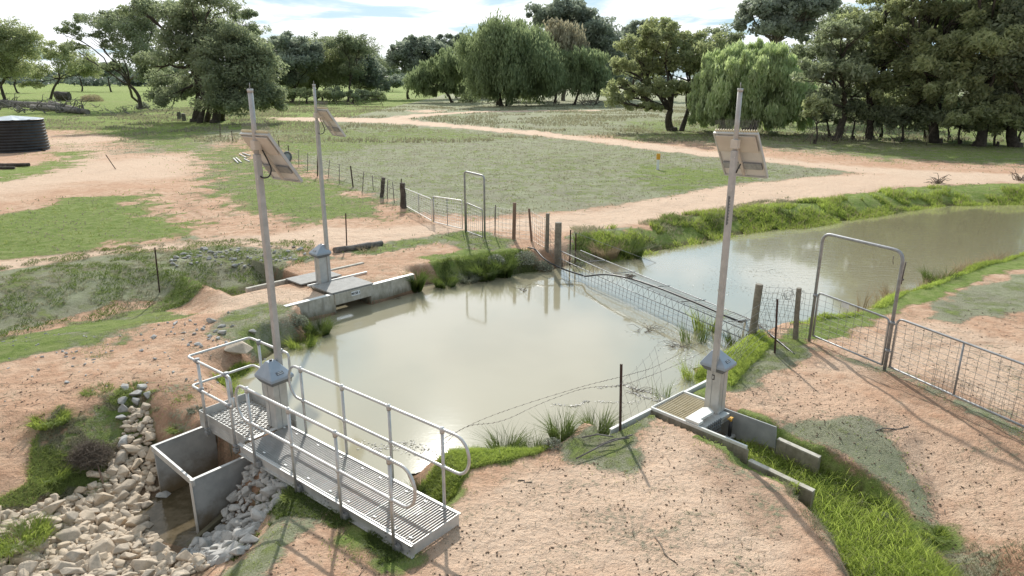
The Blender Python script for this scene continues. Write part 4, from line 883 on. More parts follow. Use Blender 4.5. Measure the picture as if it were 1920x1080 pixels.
P_['k5'] = picket((1338, 695, -.3), (1349, 585), 'dark rusty picket hidden behind the right-hand mast')
P_['k6'] = picket((299, 548), (290, 464), 'black steel picket standing alone in the grassy drain on the left')
P_['k7'] = picket((650, 462), (648, 400), 'dark picket behind the long log near the far headwall')
P_['k8'] = picket((217, 318), (198, 290), 'thin black stake leaning left in the bare red yard', w=.05)
P_['k9'] = picket((751, 388), (752.5, 335), 'dark picket standing against the split strainer post')
fl = [((662, 351), (657, 311), 'dark steel picket of the left fence, first one beyond the leaning timber post'), ((595, 331), (595.5, 289), 'dark steel picket of the left fence, second one beyond the leaning timber post'), ((542, 300), (540, 272), 'dark steel picket of the left fence beside the grey hose reel'),
      ((525, 292), (522, 264), 'dark steel picket of the left fence just behind the hose reel'), ((436, 267), (434, 245), 'dark steel picket of the far fence stretch nearer the big trees, right one of two'), ((413, 257), (412, 235), 'dark steel picket of the far fence stretch nearer the big trees, left one of two')]
fp = []
for a, b_, lab in fl: fp.append(picket(a, b_, lab, 'steel pickets of the left fence', w=.06))
drs = [((739.5, 381), (736, 341), 'wire dropper in the left fence, next to the split strainer post'), ((726, 373.5), (727, 337), 'wire dropper in the left fence, just right of the leaning timber post'), ((700, 357), (698, 329), 'wire dropper in the left fence, just left of the leaning timber post'), ((679, 358), (682, 322), 'tilted wire dropper in the left fence between the leaning post and the first picket'),
       ((636, 344), (636, 307), 'wire dropper in the left fence, nearer one between the first and second pickets'), ((615, 332), (618, 300), 'wire dropper in the left fence, farther one between the first and second pickets'), ((576, 322), (577, 286), 'wire dropper in the left fence, just beyond the second picket'), ((560, 314), (560, 281), 'wire dropper in the left fence, nearest the hose reel'), ((928, 441), (929, 384), 'thin steel dropper between the far pipe arch and the reddish post')]
for a, b_, lab in drs:
    b0 = gnd(*a); tp = aty(b_[0], b_[1], b0.y); q = MB(); q.tube([b0-Vector((0,0,.1)), tp], .018, 5); o = q.build('fence_dropper', M['wired'], None, origin=b0); tag(o, lab, 'fence dropper', 'thin wire droppers')
def strands(name, pts, zs, r, m, lab, sag=.02, verts=0, cat='wire fence', vr=None):
    q = MB(); rr = random.Random(len(pts)*7+len(zs))
    for z in zs:
        L = []
        for (a, b_) in zip(pts[:-1], pts[1:]):
            for k in range(6):
                s = k/6; p = Vector(a).lerp(Vector(b_), s); L.append(p+Vector((0,0,z-sag*4*s*(1-s))))
        L.append(Vector(pts[-1])+Vector((0,0,z))); q.tube(L, r, 4, caps=False)
    if verts:
        for (a, b_) in zip(pts[:-1], pts[1:]):
            n = max(1, int((Vector(b_)-Vector(a)).length/verts))
            for k in range(n):
                p = Vector(a).lerp(Vector(b_), k/n); q.tube([p+Vector((rr.uniform(-.01,.01),0,zs[0])), p+Vector((rr.uniform(-.02,.02),0,zs[-1]))], (vr or r)*.8, 4, caps=False)
    o = q.build(name, m, None, origin=pts[0]); tag(o, lab, cat); return o
strands('wire_fence', [P_['pH'][0], P_['pG'][0]]+[f[0] for f in fp], (.15, .40, .62, .80, .95), .007, M['wired'], 'sagging plain wires of the left fence running back to the big trees')
strands('wire_fence', [fb, gnd(928, 441), P_['pD'][0], P_['pE'][0], P_['pF'][0], P_['pB'][0]], (.06, .2, .34, .48, .62, .78, .95), .005, M['wire'], 'mesh wire fence from the far pipe arch to the thickest post', verts=.16)
# tangled mesh on the near bank
pA, pC, k1 = P_['pA'][0].copy(), P_['pC'][0].copy(), P_['k1'][0].copy()
q = MB(); rr = random.Random(5)
def sheet(A, B, z0, z1, nx_, nz_, skew, r, jit):
    for i in range(nx_+1):
        s = i/nx_; L = []
        for k in range(7): u = k/6; p = Vector(A).lerp(Vector(B), min(1.05, max(-.05, s+skew*(u-.5)))); L.append(Vector((p.x+rr.uniform(-jit, jit), p.y+rr.uniform(-jit, jit), z0+(z1-z0)*u)))
        q.tube(L, r, 4, caps=False)
    for j in range(nz_+1):
        u = j/nz_; L = []
        for k in range(8): s = k/7; p = Vector(A).lerp(Vector(B), s+skew*(u-.5)*.5); L.append(Vector((p.x, p.y, z0+(z1-z0)*u+rr.uniform(-jit, jit)+.10*math.sin(s*3.1)*skew)))
        q.tube(L, r, 4, caps=False)
sheet(pA+Vector((.08,0,0)), pC, .0, .98, 9, 8, .25, .0030, .02); sheet(pA+Vector((.1,-.05,0)), pC+Vector((.0,-.05,0)), -.1, .9, 8, 7, -.3, .0030, .03)
sheet(pC, ga, .0, .95, 3, 8, -.1, .003, .01)
for k in range(5):
    c = Vector((pC.x-.25, pC.y, .85)); q.tube([c+Vector((.12*math.cos(a/2.+k)*(1-.1*k), .05*math.sin(a), .10*math.sin(a/2.+k)+.02*k)) for a in range(9)], .004, 4, caps=False)
o = q.build('wire_fence', M['wire'], None, origin=pA); tag(o, 'tangled mesh wire between the timber posts left of the tall arch', 'wire fence')
q = MB(); sheet(gnd(1440, 640), gnd(1372, 700), .0, .9, 6, 6, .5, .003, .02); sheet(gnd(1400, 660), gnd(1350, 720), -.1, .6, 6, 6, .3, .003, .03)
o = q.build('wire_fence', M['wire'], None, origin=gnd(1400, 660)); tag(o, 'slack mesh wire slumping down the grassy bank towards the right-hand mast', 'wire fence')
# barbed strands and mesh by the lone picket
def barbed(pts, lab, r=.0022):
    q = MB(); L = rounded(pts, .4, 6); q.tube(L, r, 4, caps=False)
    tot = 0
    for a, b_ in zip(L[:-1], L[1:]):
        d = (b_-a).length; n = max(1, int(d/.1))
        for k in range(n):
            p = a.lerp(b_, (k+.5)/n); q.tube([p+Vector((.014,0,.012)), p-Vector((.014,0,.012))], .0032, 4, caps=False)
    o = q.build('barbed_wire', M['wired'], None, origin=pts[0]); tag(o, lab, 'barbed wire'); return o
k2b, k2t = P_['k2']; e1 = wk(.29, .80, 1.0)
barbed([e1, aty(900, 787, 8.0), aty(985, 757, 8.6), aty(1100, 722, 9.0), k2t-Vector((0,0,.20)), aty(1225, 690, 10.4), aty(1290, 655, 11.6), k1+Vector((-.6,.1,.6))], 'upper barbed strand from the footbridge rail end past the lone rusty picket')
barbed([e1-Vector((0,0,.08)), aty(870, 797, 7.8), aty(940, 793, 8.3), aty(1010, 757, 8.7), aty(1100, 725, 9.1), k2t-Vector((0,0,.35)), aty(1240, 697, 10.4), aty(1330, 655, 11.0)], 'lower sagging barbed strand from the footbridge rail end past the lone rusty picket')
q = MB(); rr = random.Random(9); sheet(k2b+Vector((.02,.0,0)), rg(-.5, .9), -.35, .8, 6, 5, -.4, .0018, .02)
sheet(wk(-.1, 1.9), k2b+Vector((-.05,.08,0)), -.25, .25, 9, 3, .5, .0018, .03)
o = q.build('wire_fence', M['wired'], None, origin=k2b); tag(o, 'loose rusty mesh trailing on the pond edge either side of the lone picket', 'wire fence')
q = MB()
for A, B in (((1185, 822), (1080, 866)), ((1180, 828), (1120, 842)), ((1150, 826), (1090, 826))): q.tube([gnd(*A)+Vector((0,0,.06)), gnd((A[0]+B[0])/2, (A[1]+B[1])/2)+Vector((0,0,.10)), gnd(*B)+Vector((0,0,.05))], .012, 5)
o = q.build('fallen_stick', M['log'], None, origin=gnd(1130, 840)); tag(o, 'bare grey sticks lying by the rushes at the foot of the lone rusty picket', 'stick')
# ================================================================== flood rack
A = P_['pB'][0].copy(); B = P_['pA'][0].copy(); A.z = B.z = 0; dr = (B-A).normalized(); nr = Vector((-dr.y, dr.x, 0))
if nr.x < 0: nr = -nr
A1 = A+dr*.12; B1 = B-dr*.08; Lr = (B1-A1).length
t = thing('flood_rack', A1, 'long mesh-topped steel flood rack spanning the water between two thick timber posts', 'flood rack')
def rp(s, w_, z): return A1+dr*(s*Lr)+nr*w_+Vector((0, 0, z))
q = MB(); q.tube([rp(0, 0, .02), rp(.5, 0, -.03), rp(1, 0, -.02)], .012, 6); q.tube([rp(.02, .62, .0), rp(.5, .64, -.03), rp(.94, .62, -.03), rp(1, .25, -.05)], .012, 6); q.build('top_rail', M['pipe'], t)
q = MB(); q.tube([rp(0, -.04, -.20), rp(.5, -.04, -.24), rp(1, -.04, -.20)], .012, 6); q.build('bottom_rail', M['pipe'], t)
q = MB(); nz_ = 34
for i in range(nz_): q.tube([rp((i)/nz_, 0, -.0), rp((i+.5)/nz_, -.04, -.21), rp((i+1)/nz_, 0, -.0)], .005, 4, caps=False)
q.build('lattice', M['wired'], t)
q = MB(); n = 72
for i in range(n+1): q.tube([rp(i/n, 0, -.0), rp(min(1, i/n+.004), .31, -.03), rp(i/n, .62, -.01)], .0030, 4, caps=False)
for j in range(1, 9): q.tube([rp(s/8, .62*j/9, -.01-.02*math.sin(s*1.3+j)) for s in range(9)], .0032, 4, caps=False)
q.build('top_mesh', M['wired'], t)
q = MB(); n = 46; rr = random.Random(2)
for i in range(n+1):
    s = i/n; q.tube([rp(s, -.04, -.22), rp(s+rr.uniform(-.003,.003), -.06, -.56)], .0045, 4, caps=False)
for z in (-.33, -.45): q.tube([rp(s/6, -.05, z+rr.uniform(-.01,.01)) for s in range(7)], .004, 4, caps=False)
q.build('hanging_mesh', M['wired'], t)
q = MB()
for s in (.18, .36, .55, .72, .92): q.tube([rp(s, 0, .01), rp(s+.02, .62, .01)], .010, 5)
q.build('cross_bar', M['pipe'], t)
q = MB(); hp = [gnd(990, 466)+Vector((0,0,.03)), gnd(1003, 477)+Vector((0,0,.12)), at(1022, 488, -.10), at(1055, 505, -.28), at(1095, 517, -.36), rp(.24, -.28, -.28), rp(.33, -.12, -.05), rp(.45, .02, .06), rp(.6, .10, .08), rp(.8, .16, .06), rp(.95, .12, .04), gnd(1412, 604)+Vector((.0,.25,.08)), gnd(1440, 628)+Vector((0,0,.05)), gnd(1490, 665)+Vector((0,0,.0)), gnd(1500, 670)+Vector((0,0,-.15))]
q.tube(rounded(hp, .5, 6), .023, 10); o = q.build('poly_hose', M['black'], None, origin=hp[0]); tag(o, 'black poly pipe sagging off the red bank and along the top of the flood rack', 'hose')
o = strands('guy_wire', [P_['k4'][1], at(1230, 493, W)], (0,), .006, M['wire'], 'single pale wire slanting from the flood rack picket down into the channel', sag=.0, cat='wire')
q = MB(); rr = random.Random(4)
for k in range(40):
    c = rp(.452, .05, .09)+Vector((rr.gauss(0,.05), rr.gauss(0,.05), rr.gauss(0,.02))); d = Vector((rr.uniform(-1,1), rr.uniform(-1,1), rr.uniform(-.3,.3)))*.08; q.tube([c-d, c+Vector((0,0,.01)), c+d], .006, 4)
o = q.build('twig_clump', M['twig'], None, origin=rp(.452, .05, .09)); tag(o, 'small brown clump of twigs caught on the black pipe over the flood rack', 'debris')
# ================================================================== tank, logs, bits
tc_ = at(34, 281, 0); tc_.z = hz(tc_.x, tc_.y)-.05; R = 1.95
t = thing('water_tank', tc_, 'black ribbed round water tank with a pale segmented roof at the left edge', 'water tank')
q = MB(); prof = []; nr_ = 11; H = 2.25
for i in range(nr_*6+1):
    z = H*i/(nr_*6); prof.append((R*(1.03-.05*z/H)+.035*math.sin(i/6*2*math.pi), z))
ns = 72; vs = [(r*math.cos(2*math.pi*j/ns)+tc_.x, r*math.sin(2*math.pi*j/ns)+tc_.y, z+tc_.z) for r, z in prof for j in range(ns)]
q.add(vs, [(i*ns+j, i*ns+(j+1) % ns, (i+1)*ns+(j+1) % ns, (i+1)*ns+j) for i in range(len(prof)-1) for j in range(ns)], True); q.build('ribbed_wall', M['black'], t)
q = MB(); n = 12; vs = [(tc_.x, tc_.y, tc_.z+H+.30)]
for j in range(n*2):
    a = 2*math.pi*j/(n*2)+.1; rr_ = R*1.0; vs.append((tc_.x+rr_*math.cos(a), tc_.y+rr_*math.sin(a), tc_.z+H+(.0 if j % 2 else .07)))
q.add(vs, [(0, 1+j, 1+(j+1) % (2*n)) for j in range(2*n)]); q.build('roof', M['tankroof'], t)
q = MB(); q.tube([Vector((tc_.x+R*math.cos(2*math.pi*j/48)*.99, tc_.y+R*math.sin(2*math.pi*j/48)*.99, tc_.z+H)) for j in range(48)], .05, 6, closed=True); q.build('rim', M['black'], t)
MB().tube([tc_+Vector((R, -.3, .12)), tc_+Vector((R+.35, -.5, .1))], .05, 8).build('outlet_pipe', M['black'], t)
def log(a, b_, r, lab, m='log', name='timber_log', cat='log', lift=.6, rough=.02, n=6, group=None):
    A = gnd(*a); B = gnd(*b_); q = MB(); L = []; rs = []
    for i in range(n+1):
        s = i/n; p = A.lerp(B, s); L.append(p+Vector((0,0,r*lift))+Vector((random.uniform(-1,1), random.uniform(-1,1), random.uniform(-.5,.5)))*rough); rs.append(r*(1-.15*s)*(1+random.uniform(-.06,.06)))
    q.tube(L, rs, 9); o = q.build(name, M[m], None, origin=A); tag(o, lab, cat, group); return o
log((628, 474), (717, 459), .10, 'long grey weathered log lying behind the hooded post of the far headwall')
log((-10, 313), (56, 312), .12, 'flat grey sleeper lying on the grass below the water tank', 'timberd', lift=.8)
log((-10, 317), (28, 317), .10, 'shorter dark sleeper beside the flat grey one below the water tank', 'timberd', lift=.8)
for k, (a, b_, lab) in enumerate((((438, 298), (447, 307), 'white pipe offcut on the grass, leftmost of the scattered pieces'), ((443, 297), (453, 306), 'white pipe offcut lying parallel to the leftmost one'), ((449, 290), (462, 297), 'white pipe offcut farthest from the camera in the scatter'), ((455, 288), (470, 293), 'white pipe offcut behind the left solar mast'), ((458, 299), (468, 304), 'white pipe offcut closest to the left solar mast'))):
    log(a, b_, .05, lab, 'mast', 'pipe_offcut', 'pipe', rough=0, group='white pipe offcuts on the grass')
p = gnd(538, 303)
t = thing('hose_reel', p, 'grey round reel leaning by the left fence behind the solar panel', 'reel')
q = MB(); c = p+Vector((0, 0, .30))
q.tube([c+Vector((.05+.26*math.cos(a/16*2*math.pi)*.8, .26*math.cos(a/16*2*math.pi)*.5, .30*math.sin(a/16*2*math.pi))) for a in range(16)], .06, 8, closed=True); q.build('rim', M['capd'], t)
q = MB(); vs = [c+Vector((.05+.24*math.cos(a/20*2*math.pi)*.8, .24*math.cos(a/20*2*math.pi)*.5, .28*math.sin(a/20*2*math.pi))) for a in range(20)]; q.add(vs, [tuple(range(20))]); q.build('disc', M['cap'], t)
p = gnd(1233, 318); tp = aty(1233, 288, p.y); t = thing('marker_post', p, 'slim white marker post with an orange top standing alone in the paddock', 'marker post')
h = tp.z-p.z; MB().box(p.x-.075, p.x+.075, p.y-.02, p.y+.02, p.z-.05, p.z+h*.62).build('white_post', M['whitep'], t, bevel=.01)
MB().box(p.x-.11, p.x+.11, p.y-.025, p.y+.025, p.z+h*.62+.003, p.z+h).build('orange_plate', M['orange'], t, bevel=.01)
# old timber stumps by the big trees
for (a, b_, lab) in (((336, 224), (335, 210), 'weathered stump post, left one beside the big dark trees'), ((345, 226), (344, 213), 'weathered stump post, right one beside the big dark trees')):
    post(a, b_, .28, M['log'], lab, 'stump', 'stump_post', rough=.03)
# ================================================================== trees
def unit(v): return v/np.maximum(np.linalg.norm(v, axis=-1, keepdims=True), 1e-9)
def leaf_cards(P, D, L, Wd, r):
    n = len(P); sdv = unit(np.cross(D, r.normal(size=(n, 3)))); L = np.broadcast_to(L, n)[:, None]; Wd = np.broadcast_to(Wd, n)[:, None]
    V = np.stack([P-D*L*.5, P+sdv*Wd*.5+D*L*.05, P+D*L*.5, P-sdv*Wd*.5+D*L*.05], 1).reshape(-1, 3)
    return V, np.arange(n*4).reshape(n, 4)
def crown_mesh(name, parent, blobs, kind, m, dens, seed, lw):
    r = np.random.default_rng(seed); AP, AD, AL, AT = [], [], [], []
    cc = np.mean([b[0] for b in blobs], 0); zlo = min(b[0][2]-b[1][2] for b in blobs); zhi = max(b[0][2]+b[1][2] for b in blobs)
    for c, R in blobs:
        c = np.array(c); R = np.array(R); area = R[0]*R[2]
        K = int(np.clip(area*3.0, 16, 60)); R = R*1.18
        if kind == 'weep': K = int(K*1.7)
        d = unit(r.normal(size=(K, 3))); d[:, 2] = np.where(d[:, 2] < -.35, -d[:, 2]*.6, d[:, 2]); rad = r.uniform(.12, 1.0, (K, 1))**.55
        sc = c+d*R*rad; sr = np.minimum(R[0], R[2])*r.uniform(.26, .55, K)
        n = max(60, int(dens*area*1.45)); idx = r.integers(0, K, n)
        off = r.normal(size=(n, 3)); off = unit(off)*(r.uniform(0, 1, (n, 1))**.42)
        st = sr[idx][:, None]
        tn = np.clip(r.uniform(0, 1, K)[idx]*.45+r.uniform(0, .35, n)+.35*(off[:, 2] > .2)*r.uniform(.2, 1, n), 0, 1)  # leaves on the upper side of clumps tinted lighter, painted top light
        if kind == 'weep':
            off2 = off*st*np.array([.55, .55, .5]); off2 = off2*1.25; p = sc[idx]+off2; p[:, 2] -= r.uniform(0, 1, n)**1.5*R[2]*.55
            D = unit(np.column_stack([r.normal(0, .38, n), r.normal(0, .38, n), -np.ones(n)])); L = lw[0]*r.uniform(.7, 1.5, n)
        else:
            p = sc[idx]+off*st*np.array([1.1, 1.1, .80]); D = unit(r.normal(size=(n, 3))*np.array([1, 1, .8])+np.array([0, 0, -.55])); L = lw[0]*r.uniform(.6, 1.35, n)
        p[:, 2] = np.maximum(p[:, 2], .25+r.uniform(0, .3, n))
        AP.append(p); AD.append(D); AL.append(L); AT.append(tn)
    P = np.concatenate(AP); D = np.concatenate(AD); L = np.concatenate(AL); T = np.concatenate(AT)
    V, F = leaf_cards(P, D, L, L*lw[1], r)
    o = parent; Vl = V-np.array(o.location)
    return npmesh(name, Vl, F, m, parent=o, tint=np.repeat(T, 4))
def limb(q, a, b, r0, r1, rr, sag=.0, n=6, wob=.06, sides=7):
    a = Vector(a); b = Vector(b); L = (b-a).length; pts = []; rs = []
    side = Vector((rr.uniform(-1,1), rr.uniform(-1,1), rr.uniform(-.3,.6)))*L*.12
    for i in range(n+1):
        s = i/n; p = a.lerp(b, s)+side*math.sin(math.pi*s)+Vector((0,0,1))*(sag*L*math.sin(math.pi*s))
        p += Vector((rr.uniform(-1,1), rr.uniform(-1,1), rr.uniform(-1,1)))*L*wob*(0 < i < n)*.5
        pts.append(p); rs.append(r0+(r1-r0)*s)
    q.tube(pts, rs, sides); return pts
LEAF = dict(euc=('l_euc', .38, .40, 'euc'), euy=('l_euy', .38, .40, 'euc'), pale=('l_pale', .55, .5, 'euc'), brown=('l_brown', .6, .35, 'weep'), weep=('l_weep', .55, .26, 'weep'), pep=('l_pep', .42, .26, 'weep'))
TREES = []
def tree(base, blobs_px, kind, lab, trunk_r=.3, name='gum_tree', dens=320, depth=None, stems=(), barkm='bark', fork=None, group=None, dspread=1.0, lws=1.0, seed=None):
    b0 = gnd(*base) if depth is None else Vector((aty(base[0], base[1], depth).x, depth, 0))
    b0.z = hz(b0.x, b0.y); seed = seed or int(base[0]*7+base[1]); rr = random.Random(seed); Yd = b0.y
    sc = Yd/1300/(.957)
    blobs = []
    for i, (cx, cy, rx, ry) in enumerate(blobs_px):
        yy = Yd+rr.uniform(-1, 1)*rx*sc*.8*dspread; c = aty(cx, cy, yy); R = (rx*sc, rx*sc*.85*dspread, ry*sc)
        blobs.append((tuple(c), R))
    t = thing(name, b0, lab, 'tree', group)
    mk, ll, lwid, kd = LEAF[kind]; ll *= lws*(1+max(0, Yd-90)/220)
    # trunk and limbs
    q = MB(); lowest = min(b[0][2]-b[1][2]*.6 for b in blobs); cm = np.mean([b[0] for b in blobs], 0)
    top = Vector((b0.x*.45+cm[0]*.55, b0.y, max(1.0, lowest*.75+.8))) if fork is None else aty(fork[0], fork[1], Yd)
    tp = limb(q, b0-Vector((0,0,.4)), top, trunk_r*.85, trunk_r*.55, rr, 0, 6, .03, 9)
    q.tube([b0-Vector((0,0,.3)), b0+Vector((0,0,.35))], [trunk_r*1.15, trunk_r*.8], 9)
    starts = [top]
    for s_ in stems:
        sb = gnd(s_[0], s_[1]) if depth is None else b0+Vector((s_[0], 0, 0)); st_ = aty(s_[2], s_[3], Yd)
        limb(q, sb-Vector((0,0,.4)), st_, trunk_r*.6, trunk_r*.38, rr, 0, 6, .04, 8); starts.append(st_)
    for c, R in blobs:
        c = Vector(c); s = min(starts, key=lambda z: (z-c).length)
        pts = limb(q, s, c-Vector((0,0,R[2]*.2)), trunk_r*.36, trunk_r*.10, rr, .05, 7, .07, 6)
        for k in range(5):
            d = Vector((rr.gauss(0,1), rr.gauss(0,1), rr.gauss(.2,.7))).normalized(); e = c+Vector((d.x*R[0], d.y*R[1], d.z*R[2]))*.85
            limb(q, pts[4+k % 3], e, trunk_r*.16, .02, rr, .02, 4, .10, 4)
    q.build('trunk', M[barkm], t)
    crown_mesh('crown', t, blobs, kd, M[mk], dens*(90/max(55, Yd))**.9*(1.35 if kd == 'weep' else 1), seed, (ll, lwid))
    return t
# --- left group
tree((12,195), [(15,75,42,26),(-5,110,40,38),(40,100,28,28),(55,78,24,20),(-40,80,50,40),(20,140,32,26)], 'euy', 'leafy gum at the far left edge leaning over the log pile', .42, fork=(2,160))
tree((95,186), [(110,108,46,18),(72,140,28,17),(150,128,34,18),(118,92,24,12),(60,160,18,10),(170,140,16,12)], 'euy', 'low spreading yellow-green gum growing out of the log pile', .40, fork=(112,148))
tree((262,205), [(180,48,44,20),(128,60,22,12),(240,62,46,28),(225,30,30,14),(282,34,44,26),(145,92,16,10),(212,128,22,12),(266,112,36,30),(290,140,30,22),(262,78,40,24),(175,70,20,10),(215,88,22,12)], 'euc', 'open gum with a long limb reaching left over the grass, right of the log pile', .42, fork=(243,160), stems=((268,195,266,150),))
tree((365,228), [(318,22,40,26),(352,44,44,34),(395,10,46,30),(380,66,50,34),(335,96,44,34),(420,96,50,40),(322,160,40,28),(308,188,34,22),(290,120,30,22),(372,120,40,30),(345,175,30,26),(260,20,26,20)], 'euc', 'tallest dark gum of the left clump, its top cut by the frame', .62, fork=(366,130), stems=((372,230,376,150),), dens=360)
tree((402,230), [(438,120,58,40),(488,152,42,44),(462,192,52,28),(448,84,40,30),(414,196,34,30),(500,190,30,34),(430,160,50,40),(478,110,30,26)], 'euc', 'dense dark gum at the right of the left clump with foliage hanging to the ground', .60, fork=(410,165), stems=((420,226,430,160),(385,228,388,160)), dens=520)
tree((430,205), [(456,34,26,16),(440,58,22,14),(476,62,20,16),(486,84,18,14)], 'euc', 'round-headed gum poking up above the right of the left clump', .3, dens=420, fork=(455,80))
# --- row behind
for b, bl, k, lab in [((545,192), [(545,90,32,18),(556,120,40,26),(530,150,32,26),(580,102,26,18)], 'pale', 'leaning pale-topped gum at the left end of the tree row behind the paddock'),
                      ((592,190), [(590,110,34,26),(600,140,34,28),(575,155,30,24),(612,120,20,22)], 'euy', 'rounded olive gum in the row behind, second from its left end'),
                      ((625,190), [(632,120,20,26),(625,150,26,24)], 'euy', 'narrow gum squeezed in the middle of the row behind the paddock'),
                      ((652,191), [(640,84,24,18),(654,100,26,26),(670,88,20,18),(655,135,24,20),(682,96,20,22)], 'euc', 'upright gum with a bare trunk near the right end of the row behind the paddock'),
                      ((690,184), [(690,122,26,22),(700,142,20,22),(672,150,24,22),(685,165,24,16),(708,155,14,18)], 'euc', 'dark low gum closing the right end of the row behind the paddock')]:
    tree(b, bl, k, lab, .32, dens=420, lws=.9)
tree((736,172), [(732,158,17,12),(746,156,14,11)], 'pale', 'small round grey-green bush at the gap in the far trees', .12, name='bush', dens=420)
tree((765,168), [(762,112,26,24),(750,98,20,14),(790,90,26,16),(812,98,30,18),(775,78,18,8),(800,115,30,20),(780,130,22,18)], 'pale', 'hazy grey gum beside the gap, left of the drooping trees', .45, depth=190, dens=400)
tree((855,170), [(848,72,24,8),(838,92,22,14),(866,88,20,14),(900,92,22,18)], 'pale', 'hazy flat-topped gum seen behind the big drooping tree', .4, depth=200, dens=400)
tree((848,192), [(820,138,40,20),(790,152,24,22),(846,118,38,20),(868,138,34,22),(800,172,18,10),(840,165,24,12)], 'weep', 'light green drooping tree whose trunk leans left, left of the big dark-stemmed one', .35, name='weeping_tree', fork=(826,162), dens=380)
tree((890,185), [(888,120,34,34),(900,160,32,26),(870,160,28,22)], 'weep', 'shadowed drooping tree wedged between the leaning one and the big dark-stemmed one', .35, name='weeping_tree', dens=380)
tree((940,199), [(940,76,44,36),(900,98,40,34),(985,86,44,34),(925,58,24,18),(968,60,22,20),(1000,128,46,36),(1030,148,26,32),(940,130,50,40),(905,158,26,26),(975,165,40,26)], 'weep', 'largest drooping tree with a cluster of dark stems, in the centre distance', .55, name='weeping_tree', fork=(942,150), stems=((932,197,925,140),(950,198,975,150)), dens=420)
tree((1056,180), [(1050,26,48,18),(1030,44,26,24),(1088,46,34,22),(1112,70,34,28),(1070,70,40,26),(1130,98,28,28),(1118,120,30,24)], 'pale', 'tallest pale gum in the centre distance, rising behind the drooping trees', .6, depth=165, dens=420, barkm='barkg')
tree((1040,184), [(1048,78,34,30),(1066,98,30,30),(1030,110,26,28)], 'brown', 'brownish drooping crown behind the right of the largest drooping tree', .35, depth=150, name='weeping_tree')
tree((1076,197), [(1078,112,30,20),(1104,112,28,18),(1070,146,28,28),(1106,146,32,30),(1120,160,18,18)], 'weep', 'neat rounded drooping tree on its own short trunk, right of the largest one', .33, name='weeping_tree', dens=400)
tree((1190,178), [(1210,54,34,10),(1185,72,26,16),(1235,62,20,12),(1175,98,24,22),(1150,112,20,22),(1200,110,28,22)], 'pale', 'hazy wide gum behind the spreading gum right of centre', .45, depth=180, dens=400)
tree((1262,245), [(1240,66,46,22),(1285,80,44,26),(1205,94,44,22),(1250,104,50,28),(1180,128,38,18),(1220,140,46,24),(1290,128,42,30),(1152,192,24,18),(1185,178,32,20),(1245,170,50,18),(1300,168,30,22),(1160,160,20,12),(1215,205,34,10),(1320,100,30,30)], 'euy', 'spreading dark-trunked gum with a low left skirt, alone right of centre', .50, fork=(1258,205), stems=((1274,246,1290,205),), dens=420)
tree((1340,232), [(1345,80,34,22),(1372,90,28,22),(1330,120,34,30),(1300,110,24,24),(1350,140,36,30)], 'euc', 'dark gum half hidden behind the bright green drooping tree', .38, depth=95)
tree((1404,251), [(1410,124,70,30),(1352,142,42,34),(1468,142,44,34),(1330,172,34,34),(1490,180,32,38),(1410,170,80,44),(1370,205,56,28),(1450,208,60,28),(1425,104,44,18),(1510,150,16,26),(1345,218,40,16),(1490,214,26,20),(1440,105,40,24),(1440,150,50,34),(1380,112,40,24),(1400,225,90,22),(1310,195,18,34),(1515,190,18,30)], 'pep', 'bright green dome-shaped drooping tree behind the right-hand solar mast', .40, name='weeping_tree', fork=(1405,205), dens=560, stems=((1398,250,1380,200),(1412,250,1430,200)))
tree((1440,225), [(1450,22,46,26),(1408,22,26,20),(1490,36,40,28),(1520,24,34,24),(1430,58,40,24),(1475,66,42,22),(1540,10,30,20),(1480,-20,50,26)], 'pale', 'tall grey gum with fanning limbs behind the bright green drooping tree', .5, depth=92, fork=(1450,85), barkm='barkg')
tree((1566,263), [(1560,100,42,26),(1592,70,46,28),(1535,140,34,26),(1580,140,44,34),(1608,110,36,30),(1545,185,30,22),(1600,175,40,26)], 'euc', 'dark-trunked gum just right of the bright green drooping tree', .42, fork=(1585,200))
tree((1526,270), [(1530,196,18,14),(1545,206,16,16),(1520,215,14,12)], 'euy', 'slender sapling standing out on the grass in front of the right-hand trees', .10, name='sapling', dens=360, fork=(1531,235))
tree((1630,262), [(1640,66,46,30),(1612,44,30,22),(1672,60,40,30),(1650,112,50,34),(1690,120,40,30),(1640,165,44,30),(1670,195,40,22),(1660,0,44,30),(1680,-50,44,30)], 'euy', 'gum with yellow-green tips in the middle of the right-hand stand', .42, fork=(1630,200))
tree((1620,215), [(1600,28,10,6),(1640,18,10,6)], 'pale', 'half-dead gum whose bare grey branches show against the sky', .4, depth=84, dens=60, fork=(1618,75), barkm='barkg', stems=())
tree((1755,268), [(1740,34,52,28),(1712,20,34,20),(1700,66,40,24),(1765,74,56,30),(1800,28,48,26),(1730,118,50,30),(1700,150,40,26),(1780,120,56,34),(1720,190,40,24),(1750,-20,60,34),(1800,-60,56,34),(1715,-60,44,30)], 'euy', 'broad bright-topped gum rising highest in the right-hand stand', .5, fork=(1760,190), dens=420)
tree((1752,266), [(1745,202,24,14),(1765,212,20,14),(1730,214,14,12)], 'euy', 'small lime-green shrub tree at the foot of the right-hand stand', .10, name='sapling', dens=420, fork=(1752,235))
tree((1835,274), [(1840,46,52,30),(1880,30,48,28),(1820,90,54,32),(1870,88,54,34),(1830,150,56,34),(1790,180,44,30),(1850,200,56,30),(1800,225,44,20),(1870,-30,60,40),(1840,-80,50,34)], 'euy', 'dense wide gum near the right edge with foliage sweeping to the grass', .5, fork=(1840,200), dens=460)
tree((1905,276), [(1915,60,52,40),(1900,120,50,40),(1935,160,56,44),(1900,200,50,34),(1960,80,50,50),(1915,235,44,20),(1930,-20,60,44),(1960,-80,60,40)], 'euc', 'dark gum cut by the right edge of the view', .5, fork=(1915,200), dens=460)
